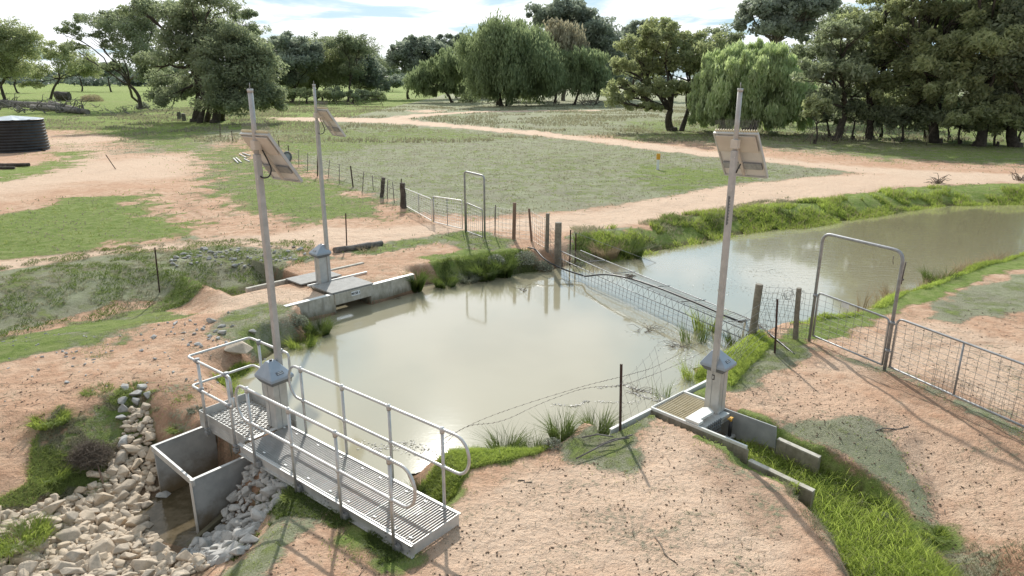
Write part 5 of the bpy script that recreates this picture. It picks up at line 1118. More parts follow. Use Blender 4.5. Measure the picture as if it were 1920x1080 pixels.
for k, (x, d, bl, kk, lab) in enumerate([
    (1480, 100, [(1480,120,40,30),(1520,110,34,34),(1500,165,40,30)], 'euc', 'shaded gum behind the bright drooping tree and the dark-trunked gum'),
    (1560, 98, [(1550,60,34,24),(1575,40,34,24),(1560,100,38,28)], 'euc', 'gum top filling the back row above the dark-trunked gum'),
    (1690, 104, [(1685,30,40,26),(1670,90,40,34),(1700,170,44,34)], 'euc', 'back-row gum behind the middle of the right-hand stand'),
    (1790, 100, [(1800,10,44,26),(1780,60,44,34),(1800,150,50,40)], 'euc', 'back-row gum behind the broad bright-topped one'),
    (1880, 104, [(1880,0,54,30),(1860,60,50,40),(1890,150,54,40)], 'euc', 'back-row gum behind the dense wide gum near the right edge'),
    (1640, 100, [(1620,130,40,30),(1600,180,50,30),(1660,215,40,22)], 'euc', 'low back-row gum in the dark gap left of the yellow-tipped gum'),
    (1985, 92, [(1990,60,60,50),(1980,140,60,50),(1985,210,60,40),(1990,-40,60,50),(2010,-100,60,40)], 'euc', 'gum standing beyond the right edge of the stand')]):
    tree((x, 232), bl, kk, lab, .36, depth=d, dens=330)
for k, (x, y, bl, kk, lab) in enumerate([
    (1555, 258, [(1555,225,26,16),(1540,205,22,16)], 'euc', 'dark shrub between the slender sapling and the dark-trunked gum'),
    (1650, 258, [(1645,228,30,18),(1660,205,28,20),(1630,212,22,18)], 'euc', 'dark shrub behind the trunk of the gum with yellow-green tips'),
    (1735, 262, [(1730,225,30,22),(1745,200,28,22)], 'euc', 'dark shrub behind the small lime-green shrub tree'),
    (1780, 262, [(1780,225,32,22),(1770,195,30,24)], 'euc', 'dark shrub left of the trunk of the dense wide gum'),
    (1910, 268, [(1910,238,34,20),(1925,215,34,24)], 'euc', 'dark shrub in front of the gum cut by the right edge'),
    (1690, 266, [(1690,232,34,16),(1670,215,30,18),(1712,218,28,20)], 'euc', 'low dark shrub under the gum with yellow-green tips'),
    (1800, 270, [(1800,236,40,18),(1830,222,36,22),(1775,225,30,20)], 'euc', 'low dark shrub between the broad gum and the dense wide one'),
    (1870, 274, [(1870,244,42,18),(1845,230,34,22),(1900,228,34,24)], 'euy', 'leafy shrub sweeping to the grass near the right edge'),
    (1600, 262, [(1600,225,26,16),(1585,208,26,18),(1618,212,24,18)], 'euc', 'low dark shrub right of the slender sapling')]):
    tree((x, y), bl, kk, lab, .12, name='shrub', dens=420)
for k, (x, d, bl, kk, lab) in enumerate([
    (530, 175, [(530,100,28,22),(550,130,34,26),(520,140,30,26),(560,160,34,18)], 'pale', 'hazy gum behind the left end of the tree row behind the paddock'),
    (605, 178, [(600,88,30,18),(622,110,30,24),(596,140,34,24),(630,150,30,22)], 'euc', 'gum behind the middle of the tree row behind the paddock'),
    (668, 176, [(668,110,30,24),(690,140,30,24),(655,150,30,22),(700,160,22,14)], 'pale', 'hazy gum behind the right of the tree row behind the paddock'),
    (575, 150, [(575,180,34,11),(548,178,26,12),(604,181,30,11),(530,182,20,9),(625,182,18,8)], 'euy', 'low scrub under the left half of the tree row'),
    (660, 150, [(655,182,30,10),(685,180,24,11),(630,180,22,12),(704,180,16,9)], 'euc', 'low scrub under the right half of the tree row'),
    (1120, 170, [(1120,130,34,26),(1142,110,26,24),(1135,160,30,20)], 'pale', 'hazy gum filling in right of the neat rounded drooping tree'),
    (1010, 160, [(1000,160,40,22),(1030,120,30,24),(960,165,40,20)], 'weep', 'drooping tree behind the right side of the largest one')]):
    tree((x, 190), bl, kk, lab, .3, depth=d, dens=330)
# understory sticks in the right stand
q = MB(); rr = random.Random(77)
for k in range(110):
    x = rr.uniform(1500, 1915); a = gnd(x, rr.uniform(246, 272)); l = rr.uniform(.6, 2.2); ang = rr.uniform(0, 6.28); tl = rr.uniform(.2, 1.2)
    limb(q, a, a+Vector((math.cos(ang)*l*math.sin(tl), math.sin(ang)*l*.5*math.sin(tl), l*math.cos(tl)*.8)), .035, .010, rr, 0, 4, .2, 4)
o = q.build('fallen_branches', M['twig']); tag(o, 'tangle of dead branches and bare stems under the right-hand trees', 'branches', kind='stuff')
q = MB()
for k in range(150):
    x = rr.choice([rr.uniform(880, 1050), rr.uniform(540, 720), rr.uniform(1090, 1120)]); a = gnd(x, rr.uniform(190, 200)); l = rr.uniform(1.0, 4); ang = rr.uniform(0, 6.28); tl = rr.uniform(.3, 1.4)
    limb(q, a, a+Vector((math.cos(ang)*l*math.sin(tl), 0, l*math.cos(tl)*.8)), .06, .015, rr, 0, 4, .2, 4)
o = q.build('fallen_branches', M['twig']); tag(o, 'dead branches and brush under the drooping trees in the distance', 'branches', kind='stuff')
# --- log pile at the left
for k, (a, b_, r, lab) in enumerate([((-20,196), (120,206), .55, 'thick grey log along the back of the log pile'), ((60,205), (150,214), .45, 'bleached grey log sloping across the front of the log pile'), ((95,196), (165,216), .40, 'dark log end sticking out at the right of the log pile'), ((10,202), (75,196), .35, 'slim grey log at the left of the log pile'), ((108,190), (132,190), 1.1, 'dark broken root block on top of the log pile')]):
    log(a, b_, r, lab, 'log' if k != 4 else 'timberd', 'dead_log', lift=1.0, rough=.12)
q = MB(); rr = random.Random(3)
for k in range(130):
    a = gnd(rr.uniform(-20, 165), rr.uniform(194, 214)); l = rr.uniform(.8, 3.2); ang = rr.uniform(0, 6.28); tl = rr.uniform(.8, 1.5)
    limb(q, a+Vector((0,0,rr.uniform(0,.8))), a+Vector((math.cos(ang)*l, 0, l*math.cos(tl)+rr.uniform(0,.8))), .10, .02, rr, 0, 4, .25, 5)
for k in range(60):
    a = gnd(rr.uniform(180, 330), rr.uniform(200, 218)); l = rr.uniform(.4, 1.6); ang = rr.uniform(0, 6.28)
    limb(q, a+Vector((0,0,.05)), a+Vector((math.cos(ang)*l, 0, rr.uniform(.1,.8))), .07, .02, rr, 0, 4, .25, 5)
o = q.build('fallen_branches', M['log']); tag(o, 'heap of dead branches in and around the log pile on the left', 'branches', kind='stuff')
# --- distant tree line
r = np.random.default_rng(5); bl = []
for k in range(230):
    y = r.uniform(480, 900); x = r.uniform(-.85, .85)*y; h = r.uniform(5, 12); bl.append(((x, y, h*.5), (r.uniform(8, 20), 8, h*.5)))
t = bpy.data.objects.new('tmp', None); P = []; T = []
for c, R in bl:
    n = 420; d = unit(r.normal(size=(n, 3)))*r.uniform(.3, 1, (n, 1)); P.append(np.array(c)+d*np.array(R)); T.append(r.uniform(0, 1, n))
P = np.concatenate(P); T = np.concatenate(T); P[:, 2] = np.maximum(P[:, 2], .3); V, F = leaf_cards(P, unit(r.normal(size=P.shape)), 2.2, 1.6, r)
o = npmesh('distant_woodland', V, F, M['l_far'], tint=np.repeat(T, 4)); tag(o, 'hazy far-off belt of trees along the horizon', 'woodland', kind='stuff'); bpy.data.objects.remove(t)
for x, d, lab, wd in ((150, 300, 'hazy bluish tree on the left horizon, seen left of the open gum', 26), (205, 280, 'hazy bluish tree on the left horizon, seen behind the open gum', 22), (30, 260, 'hazy tree on the left horizon behind the leafy gum', 26), (720, 330, 'hazy bluish tree in the gap left of the round bush', 16), (310, 300, 'hazy tree on the horizon glimpsed through the big dark trees', 24), (1160, 240, 'hazy grey tree in the gap left of the spreading gum', 24)):
    tree((x, 150), [(x-wd*.5, 138, wd, 10), (x+wd*.5, 134, wd, 12), (x, 126, wd*.7, 9)], 'pale', lab, .4, depth=d, dens=300, lws=1.3)
# --- far scrub and green rows in the left distance
def scrub(pxs, r_, kind, name, lab, n=700, lw=(.16, .3), seed=1, h=1.0, group=None):
    b0 = gnd(*pxs); rr = np.random.default_rng(seed); t = thing(name, b0, lab, 'bush', group)
    d = unit(rr.normal(size=(n, 3)))*rr.uniform(.25, 1, (n, 1))**.5; d[:, 2] = np.abs(d[:, 2]); P = np.array(b0)+d*np.array([r_, r_, r_*h])
    V, F = leaf_cards(P, unit(rr.normal(size=(n, 3))+np.array([0,0,.4])), lw[0]*rr.uniform(.6, 1.3, n), lw[0]*lw[1], rr)
    q = MB(); r3 = random.Random(seed)
    for k in range(26):
        e = Vector((r3.gauss(0,1), r3.gauss(0,1), abs(r3.gauss(0,1))*.9)).normalized(); e = b0+Vector((e.x*r_, e.y*r_, e.z*r_*h)); limb(q, b0-Vector((0,0,.03)), e, .02*r_+.004, .003, r3, 0, 4, .15, 4)
    q.build('stem', M['twig'], t); npmesh('foliage', V-np.array(b0), F, M[kind], parent=t, tint=np.repeat(rr.uniform(0,1,n), 4)); return t
scrub((172,190), 2.6, 'g_straw', 'dead_bush', 'pale brown dry bush on the green slope behind the log pile', 900, (.45, .25), 3, .6)
scrub((268,203), 1.3, 'g_grey', 'bush', 'grey-green bush at the foot of the open gum', 500, (.3, .4), 4, .9)
scrub((710,188), 2.2, 'l_weep', 'bush', 'small green bush under the left of the far drooping trees', 600, (.5, .4), 6, .8)
scrub((880,192), 2.6, 'l_weep', 'bush', 'bright rounded bush between the two far drooping trees', 700, (.5, .4), 7, .9)
scrub((22,700), .10, 'g_mid', 'weed', 'tiny weed on the bare soil at the left edge', 60, (.05, .3), 8) if False else None
# ================================================================== rocks
def rock_mesh(seed):
    r = random.Random(seed); bm = bmesh.new()
    ax = (r.uniform(.8, 1.3), r.uniform(.6, .95), r.uniform(.45, .75))
    for k in range(13):
        v = Vector((r.gauss(0,1), r.gauss(0,1), r.gauss(0,1))).normalized()*r.uniform(.8, 1.05); bm.verts.new((v.x*ax[0], v.y*ax[1], v.z*ax[2]))
    bmesh.ops.convex_hull(bm, input=bm.verts[:]); 
    loose = [v for v in bm.verts if not v.link_faces]; bmesh.ops.delete(bm, geom=loose, context='VERTS')
    bmesh.ops.bevel(bm, geom=bm.edges[:], offset=.045, segments=1, affect='EDGES', profile=.6)
    me = bpy.data.meshes.new('rock'); bm.to_mesh(me); bm.free(); return me
ROCKS = {}
for mk in ('rockt', 'rockg'):
    ROCKS[mk] = []
    for k in range(12):
        me = rock_mesh(100+k); me.materials.append(M[mk]); ROCKS[mk].append(me)
placed = []
def rocks(poly, n, smin, smax, mk, lab, group, z0=-.5, seed=1, sep=.62, sink=.25, name='rock', lift=0.0, avoid=None):
    r = random.Random(seed); P = [tuple(at(x, y, z0)[:2]) for x, y in poly] if poly[0][0] > 20 or poly[0][1] > 30 else poly
    cand = inpoly_pts(P, n*14, seed); c = 0; got = []
    sizes = sorted([smin+(smax-smin)*r.random()**1.8 for _ in range(n)], reverse=True)
    for q in cand:
        if c >= n: break
        s = sizes[c]
        if avoid is not None and avoid(q[0], q[1]): continue
        if any((q[0]-a)**2+(q[1]-b)**2 < (sep*(s+t))**2 for a, b, t in placed): continue
        placed.append((q[0], q[1], s)); got.append((q[0], q[1], s)); c += 1
    for x, y, s in got:
        me = r.choice(ROCKS[mk]); o = bpy.data.objects.new(name, me); o.location = (x, y, hz(x, y)+s*(.42-sink)+lift)
        o.rotation_euler = (r.uniform(-.5, .5), r.uniform(-.5, .5), r.uniform(0, 6.28)); k = s*.85; o.scale = (k*r.uniform(.85, 1.2), k*r.uniform(.85, 1.2), k*r.uniform(.8, 1.2))
        COL.objects.link(o); tag(o, lab, 'rock', group)
    return got
def rock_stuff(P, n, smin, smax, mk, lab, seed, name='small_stones', sink=.2, zoff=0., avoid=None):
    r = np.random.default_rng(seed); q = inpoly_pts(P, n, seed); V = []; F = []; c = 0
    if avoid is not None: q = np.array([p for p in q if not avoid(p[0], p[1])])
    z = hgt(q[:, 0], q[:, 1]); bmv = []
    base = []
    for me in ROCKS[mk][:8]:
        bm = bmesh.new(); bm.from_mesh(me); bmesh.ops.triangulate(bm, faces=bm.faces[:]); vv = np.array([v.co[:] for v in bm.verts]); ff = np.array([[v.index for v in f.verts] for f in bm.faces]); bm.free(); base.append((vv, ff))
    for i in range(len(q)):
        vv, ff = base[r.integers(0, 8)]; s = (smin+(smax-smin)*r.random()**2)*.85; e = Matrix.Rotation(r.uniform(0, 6.28), 3, 'Z') @ Matrix.Rotation(r.uniform(-.8, .8), 3, 'X')
        V.append(vv @ np.array(e).T*s+np.array([q[i, 0], q[i, 1], z[i]+s*(.45-sink)+zoff])); F.append(ff+c); c += len(vv)
    o = npmesh(name, np.concatenate(V), np.concatenate(F), M[mk]); tag(o, lab, 'stones', kind='stuff'); return o
boxav = lambda x, y: (3.30 < (x-O1.x)*U1.x+(y-O1.y)*U1.y < 4.98 and -2.0 < (x-O1.x)*V1.x+(y-O1.y)*V1.y < 1.0)
def inbox(x, y):
    u = (x-O1.x)*U1.x+(y-O1.y)*U1.y; v = (x-O1.x)*V1.x+(y-O1.y)*V1.y
    if 3.33 < u < 4.95 and -.8 < v < .9: return True
    return 3.30 < u < 4.72 and -1.0-.14*(4.9-u) < v < -.6
def inlow(x, y): return inbox(x, y) and hz(x, y) < -.9 or boxav(x, y) and (x-O1.x)*V1.x+(y-O1.y)*V1.y > -.75
PL = [(-9.2, 8.4), (-8.0, 9.5), (-7.0, 10.2), (-6.2, 10.3), (-5.6, 9.7), (-4.9, 8.9), (-4.9, 8.0), (-4.6, 7.4), (-3.9, 6.9), (-3.3, 6.3), (-3.4, 5.0), (-9.0, 5.0)]
PLp = [tuple(at(x, y, z)[:2]) for x, y, z in [(-60, 950, -.5), (50, 945, -.5), (140, 915, -.6), (200, 880, -.6), (232, 830, -.5), (246, 780, -.3), (275, 775, -.3), (292, 810, -.5), (296, 850, -.7), (300, 910, -.85), (262, 975, -.9), (330, 1060, -.9), (380, 1080, -.9), (400, 1120, -.9), (-60, 1120, -.9)]]
rocks(PLp, 145, .095, .21, 'rockt', 'tan angular rock in the big pile left of the outlet box', 'tan rocks of the big pile', seed=3, sep=.44, sink=.10, avoid=inbox)
PRp = [tuple(at(x, y, z)[:2]) for x, y, z in [(500, 865, -.25), (540, 900, -.2), (535, 950, -.3), (490, 1000, -.45), (470, 1085, -.6), (360, 1100, -.85), (335, 1060, -.9), (385, 1005, -.9), (430, 940, -.8), (470, 890, -.7)]]
rocks(PRp, 80, .08, .18, 'rockg', 'grey angular rock between the outlet box and the footbridge', 'grey rocks under the footbridge', seed=5, sep=.44, sink=.10, avoid=inbox)
PBp = [tuple(wk(u, v)[:2]) for u, v in [(2.6, -1.1), (3.2, -1.22), (4.2, -1.12), (4.75, -.95), (5.2, -1.1), (5.3, -2.6), (2.6, -2.6), (2.2, -1.5)]]
rocks(PBp, 46, .09, .19, 'rockt', 'tan angular rock closing off the brown pool at the bottom of the view', 'tan rocks below the pool', seed=15, sep=.42, sink=.10)
rock_stuff(PBp, 420, .045, .12, 'rockt', 'smaller tan stones below the brown pool', 16)
PUp = [tuple(at(x, y, z)[:2]) for x, y, z in [(225, 735, -.1), (275, 735, -.1), (290, 775, -.2), (262, 810, -.4), (245, 870, -.6), (215, 880, -.6), (225, 800, -.3)]]
rocks(PUp, 24, .07, .17, 'rockg', 'pale grey rock in the weedy line climbing above the dry bush', 'grey rocks above the dry bush', seed=6, sep=.6, sink=.2)
PMp = [tuple(at(x, y, 0)[:2]) for x, y in [(270, 610), (330, 600), (400, 610), (420, 640), (400, 660), (300, 640), (250, 640)]]
rocks(PMp, 26, .04, .10, 'rockg', 'small grey stone scattered on the bare slope below the grassy drain', 'stones below the drain', seed=7, sep=.8)
PNp = [tuple(at(x, y, 0)[:2]) for x, y in [(380, 570), (470, 600), (540, 640), (530, 665), (440, 660), (400, 640), (340, 610)]]
rocks(PNp, 16, .07, .14, 'rockg', 'grey stone bedded in the weedy pond corner behind the cage rail', 'stones in the pond corner', seed=8, sep=.8)
PSp = [tuple(at(x, y, 0)[:2]) for x, y in [(20, 640), (260, 640), (380, 720), (260, 720), (60, 720), (0, 690)]]
rocks(PSp, 10, .04, .08, 'rockg', 'lone grey stone on the open red soil at the left', 'stones on the left soil', seed=9, sep=2)
one = [(448, 655, .24, 'rockt', 'largest flat slab of pale stone behind the cage rail at the water edge'), (307, 930, .09, 'rockg', 'small grey rock lying alone in the brown water of the pit'), (275, 988, .08, 'rockt', 'tan rock at the edge of the brown water, beside the lone grey one')]
for x, y, s, mk, lab in one:
    z0 = -.15 if y < 700 else -.92; p = at(x, y, z0); o = bpy.data.objects.new('rock', ROCKS[mk][4]); o.location = (p.x, p.y, z0+.03); o.scale = (s*1.2, s, s*.7); o.rotation_euler = (.2, .1, .6); COL.objects.link(o); tag(o, lab, 'rock')
rock_stuff(PLp, 1900, .045, .12, 'rockt', 'smaller tan stones filling the big rock pile', 11, avoid=inbox)
rock_stuff(PRp, 800, .04, .10, 'rockg', 'smaller grey stones between the larger grey rocks under the footbridge', 12, avoid=inbox)
PDp = [tuple(at(x, y, z)[:2]) for x, y, z in [(360, 470, -.1), (560, 468, -.1), (590, 500, -.2), (480, 520, -.5), (380, 530, -.6), (300, 540, -.6)]]
rock_stuff(PDp, 130, .04, .13, 'rockg', 'pale stones among weeds on the bank of the grassy drain', 13)
Pall = [tuple(at(x, y, 0)[:2]) for x, y in [(-30, 600), (380, 600), (420, 680), (400, 740), (250, 730), (-30, 760)]]
rock_stuff(Pall, 130, .012, .05, 'rockg', 'small stones sprinkled over the left slope', 14, sink=.3)
# clods and dung on the pads
Pn = [tuple(at(x, y, 0)[:2]) for x, y in [(560, 960), (860, 960), (1000, 870), (1180, 860), (1230, 800), (1380, 870), (1520, 1085), (500, 1085)]]
Pr = [tuple(at(x, y, 0)[:2]) for x, y in [(1380, 740), (1500, 680), (1930, 880), (1930, 1085), (1820, 1000), (1560, 820)]]
Pg = [tuple(at(x, y, 0)[:2]) for x, y in [(1520, 650), (1700, 600), (1920, 560), (1920, 780), (1700, 690)]]
m_, nt, b, _ = mat('dark_clod'); nt.links.new(mixc(nt, noise(nt, 9, 3, .5, geopos(nt)), (.10,.07,.05), (.22,.15,.10)), b.inputs['Base Color']); b.inputs['Roughness'].default_value = .95
ROCKS['clod'] = []
for k in range(12): me = rock_mesh(300+k); me.materials.append(m_); ROCKS['clod'].append(me)
M['clod'] = m_
for P, n, sd in ((Pn, 900, 21), (Pr, 900, 22), (Pg, 420, 23)): rock_stuff(P, n, .005, .026, 'clod', 'small dark clods and droppings sprinkled over the bare soil', sd, 'dirt_clods', sink=.25)
Plf = [tuple(at(x, y, 0)[:2]) for x, y in [(0, 700), (380, 690), (400, 745), (250, 730), (0, 860)]]
rock_stuff(Plf, 240, .008, .03, 'clod', 'small dark clods on the left-hand red soil', 24, 'dirt_clods', sink=.25)
# ================================================================== grass and rushes
def sample_ter(n, poly, seed, maskfn=None, z0=0.0):
    P = [tuple(at(x, y, z0)[:2]) for x, y in poly]; q = inpoly_pts(P, n, seed)
    return q
def gmask(q, arr):                           # look the painted ground map up at points
    ix = np.clip(np.searchsorted(gx, q[:, 0]), 1, nx-1); iy = np.clip(np.searchsorted(gy, q[:, 1]), 1, ny-1)
    return arr.reshape(ny, nx)[iy, ix]
gx = axis(-1400, -8.5, 9.0, 1400, .075, 1.028)
def grassfield(name, q, H, Wd, lean, m, lab, seed, keep=None, curl=.5, dz=-.01, tintn=.9):
    if keep is not None: q = q[keep]
    tn = fbm(q[:, 0], q[:, 1], tintn, 3, seed); tn = np.clip((tn-.3)*2.2, 0, 1)
    hh = H*(.55+.9*fbm(q[:, 0], q[:, 1], 1.7, 3, seed+3)); P = on_ground(q, dz)
    V, F, T = blades(P, hh, Wd, lean, seed, curl, tint=tn)
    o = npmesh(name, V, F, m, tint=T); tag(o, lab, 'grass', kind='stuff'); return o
rg_ = np.random.default_rng(31)
# ditch
q = inpoly_pts([tuple(p) for p in [rg(1.25, .02)[:2], rg(1.25, .84)[:2], rg(2.0, .9)[:2], (4.9, 8.6), (6.4, 6.6), (6.4, 4.2), (3.4, 4.2), (3.5, 6.5), (3.5, 7.7), tuple(rg(2.2, .0)[:2])]], 60000, 32)
dq, _ = line_d(q[:, 0], q[:, 1], DIT_B); k = (dq < .52+.22*(fbm(q[:, 0], q[:, 1], 2.0, 3, 4)-.3))
grassfield('drain_grass', q, .19, .010, 1.0, M['g_lush'], 'lush bright green grass filling the drain below the right-hand regulator', 33, k)
qs = q[k]; grassfield('drain_grass', qs[::22], .25, .009, .9, M['g_dry'], 'dry seeding stalks standing through the lush drain grass', 35); grassfield('drain_grass', qs[4::14], .34, .011, .9, M['g_lush'], 'longer clumps in the lush drain grass', 36)
q2 = q[(dq > .45) & (dq < 1.2)]; q2 = q2[fbm(q2[:, 0], q2[:, 1], 2.4, 3, 8) > .52]
grassfield('drain_grass', q2[:9000], .07, .008, 1.2, M['g_dry'], 'short dry grass on the slopes of the right-hand drain', 34)
# far bank of the channel
bankpx = [(1085,492),(1070,440),(1120,432),(1200,424),(1330,396),(1500,368),(1700,346),(1920,338),(2150,338),(2150,384),(1800,390),(1640,412),(1366,450),(1200,486)]
q = sample_ter(90000, bankpx, 41, z0=-.2); z = hgt(q[:, 0], q[:, 1]); sdq = poly_sd(q[:, 0], q[:, 1], WP)
k = (sdq > -.12) & (z > W-.2) & (sdq < 2.1+1.4*(fbm(q[:,0], q[:,1], .5, 2, 2)-.5)) & (fbm(q[:, 0], q[:, 1], 1.2, 3, 6) > .36+.10*sdq)
q = q[k]; lushk = fbm(q[:, 0], q[:, 1], .55, 3, 12)+.02*(q[:, 0]-4)
grassfield('bank_grass', q[lushk > .46], .25, .024, .9, M['g_lush'], 'tall bright grass along the far bank of the channel', 42, tintn=.7)
grassfield('bank_grass', q[::11], .36, .016, .9, M['g_straw'], 'dead brown stalks through the far bank grass', 40)
grassfield('bank_grass', q[lushk <= .50], .24, .022, .9, M['g_rush'], 'darker rushy grass along the far bank of the channel', 43, tintn=.7)
qd = sample_ter(9000, [(1085,480),(1070,430),(1200,420),(1480,372),(1500,385),(1330,420),(1200,450),(1150,480)], 44, z0=-.1)
grassfield('bank_grass', qd, .16, .02, 1.1, M['g_dry'], 'dry grey grass on top of the far bank', 45, fbm(qd[:, 0], qd[:, 1], 1.4, 3, 3) > .5)
# near bank of the channel and around the gates
nb = [(1440,650),(1500,605),(1600,585),(1700,545),(1830,498),(1920,478),(2050,460),(2050,490),(1920,505),(1830,530),(1740,575),(1640,607),(1600,640),(1500,650)]
q = sample_ter(26000, nb, 46, z0=-.2); sdq = poly_sd(q[:, 0], q[:, 1], WP); k = (sdq > -.10) & (sdq < .75) & (fbm(q[:, 0], q[:, 1], 1.6, 3, 6) > .36)
grassfield('bank_grass', q, .13, .013, 1.0, M['g_lush'], 'short green grass along the near bank of the channel', 47, k)
q = sample_ter(7000, [(1590,610),(1640,575),(1700,545),(1830,500),(1900,485),(1900,500),(1830,525),(1700,575),(1640,600)], 48, z0=-.3); sdq = poly_sd(q[:, 0], q[:, 1], WP); k = (np.abs(sdq) < .32) & (fbm(q[:, 0], q[:, 1], 1.3, 3, 3) > .46)
grassfield('bank_reeds', q, .50, .010, .6, M['g_straw'], 'straw coloured dead reeds along the near bank of the channel', 49, k)
# bank by the right-hand mast
rb = [(1262,742),(1280,690),(1330,650),(1380,630),(1440,625),(1455,645),(1430,670),(1400,700),(1372,735),(1345,700),(1300,735)]
q = sample_ter(17000, rb, 50, z0=-.1); sdq = poly_sd(q[:, 0], q[:, 1], WP); k = (sdq > -.08) & (fbm(q[:, 0], q[:, 1], 1.9, 3, 6) > .38)
grassfield('bank_grass', q, .12, .011, 1.0, M['g_lush'], 'bright green grass on the little bank beside the right-hand mast', 51, k)
# pond edge behind the footbridge end
pe = [(745,895),(800,868),(860,845),(1000,838),(1035,845),(1000,862),(940,876),(880,890),(860,915),(840,950),(800,950)]
q = sample_ter(22000, pe, 52, z0=-.1); sdq = poly_sd(q[:, 0], q[:, 1], WP); k = (sdq > -.06) & (fbm(q[:, 0], q[:, 1], 2.3, 3, 7) > .36)
grassfield('pond_edge_grass', q, .085, .010, 1.1, M['g_lush'], 'short bright grass on the pond edge beside the end of the footbridge', 53, k)
# pond corner behind the cage rail and the upper left edge
for poly, n, H, mt, lab, z0 in (([(400,700),(440,670),(500,650),(560,615),(620,585),(640,600),(600,640),(520,675),(450,712)], 16000, .13, 'g_lush', 'green grass in the pond corner behind the cage rail', -.2),
                           ([(790,540),(830,500),(900,485),(990,480),(1030,500),(1000,515),(900,530)], 13000, .13, 'g_rush', 'dark tufty growth on the cut bank beside the far headwall', -.2),
                           ([(800,490),(860,478),(985,470),(960,484),(860,500)], 5000, .06, 'g_mid', 'thin grass on the bank top beside the far headwall', 0)):
    q = sample_ter(n, poly, 54+n % 7, z0=z0); sdq = poly_sd(q[:, 0], q[:, 1], WP); k = (sdq > -.06) & (fbm(q[:, 0], q[:, 1], 1.9, 3, 6) > .42)
    grassfield('bank_grass', q, H, .011, 1.0, M[mt], lab, 55, k)
# everything painted green or dry on the near ground gets low blades
q = np.column_stack([rg_.uniform(-8.5, 9, 260000), rg_.uniform(5.5, 20, 260000)]); gm = gmask(q, green); z = hgt(q[:, 0], q[:, 1])
infr = np.abs(q[:, 0]) < q[:, 1]*.80+1.2
k = infr & (rg_.random(len(q)) < gm*.55*(fbm(q[:, 0], q[:, 1], 2.6, 3, 2) > .45)) & (z > W) & (poly_sd(q[:, 0], q[:, 1], WP) > .02)
grassfield('ground_cover', q, .045, .010, 1.3, M['g_mid'], 'low grass and weeds scattered on the near ground', 60, k, dz=-.006)
dm = gmask(q, dry); k = infr & (rg_.random(len(q)) < dm*.70*(fbm(q[:, 0], q[:, 1], 3.1, 3, 5) > .47)) & (z > W)
grassfield('ground_cover', q, .035, .009, 1.6, M['g_dry'], 'dry grass litter scattered on the near ground', 61, k, dz=-.006)
qd = inpoly_pts([tuple(at(x, y, -.3)[:2]) for x, y in [(-150,560),(0,512),(160,487),(350,466),(470,462),(590,470),(592,500),(520,528),(360,560),(180,590),(0,630),(-150,670)]], 34000, 88); nf = fbm(qd[:, 0], qd[:, 1], 2.2, 3, 77)
grassfield('drain_weeds', qd, .09, .016, 1.3, M['g_rush'], 'dark low weeds on the shaded bank of the grassy drain', 89, nf > .56, dz=-.006)
grassfield('drain_weeds', qd, .07, .016, 1.5, M['g_dry'], 'grey dead weeds on the shaded bank of the grassy drain', 90, (nf < .56) & (nf > .44), dz=-.006)
qd = inpoly_pts([tuple(at(x, y, z)[:2]) for x, y, z in [(60,820,-.2),(110,770,-.1),(210,735,-.05),(300,735,-.05),(310,780,-.2),(250,800,-.3),(225,860,-.5),(130,925,-.5),(60,960,-.5),(-20,985,-.5),(-20,930,-.4),(50,900,-.4)]], 26000, 91); nf = fbm(qd[:, 0], qd[:, 1], 1.9, 3, 71)
grassfield('bank_weeds', qd, .09, .011, 1.3, M['g_mid'], 'green weeds growing over the top of the rock pile bank', 92, nf > .53, dz=-.006)
grassfield('bank_weeds', qd, .06, .010, 1.5, M['g_dry'], 'dry weeds growing over the top of the rock pile bank', 93, (nf < .53) & (nf > .46), dz=-.006)
qd = inpoly_pts([tuple(at(x, y, z)[:2]) for x, y, z in [(500,890,-.3),(560,880,-.1),(640,940,0),(700,1000,0),(760,1045,0),(700,1060,0),(600,985,-.1),(520,1000,-.3),(440,1079,-.5),(430,1060,-.6)]], 12000, 94); nf = fbm(qd[:, 0], qd[:, 1], 2.2, 3, 72)
grassfield('bank_weeds', qd, .07, .010, 1.3, M['g_rush'], 'dark weeds on the soil beneath the footbridge', 95, nf > .52, dz=-.006)
# mid distance: tufts of the paddock
q = np.column_stack([rg_.uniform(-46, 52, 240000), rg_.uniform(20, 75, 240000)**1.0]); gm = gmask(q, green); dm = gmask(q, dry); infr = np.abs(q[:, 0]) < q[:, 1]*.80+2
tf = fbm(q[:, 0], q[:, 1], 1.3, 3, 14)
k = infr & (rg_.random(len(q)) < gm*.6*(tf > .52)) & (poly_sd(q[:, 0], q[:, 1], WP) > .1)
grassfield('paddock_grass', q, .085, .040, 1.1, M['g_mid'], 'low green tufts over the paddock', 62, k, tintn=.4)
k = infr & (rg_.random(len(q)) < dm*.55*(tf < .50)) & (poly_sd(q[:, 0], q[:, 1], WP) > .1)
grassfield('paddock_grass', q, .09, .045, 1.2, M['g_dry'], 'low dry grey tufts over the paddock', 63, k, tintn=.4)
# tall dry grass under the trees
q = np.column_stack([rg_.uniform(-60, 75, 70000), rg_.uniform(58, 135, 70000)]); infr = np.abs(q[:, 0]) < q[:, 1]*.80+2
k = infr & (fbm(q[:, 0], q[:, 1], .25, 3, 15) > .5) & (gmask(q, pale) < .3)
grassfield('paddock_grass', q, .30, .12, .7, M['g_dry'], 'pale seeding grass beyond the tracks', 64, k, tintn=.15)
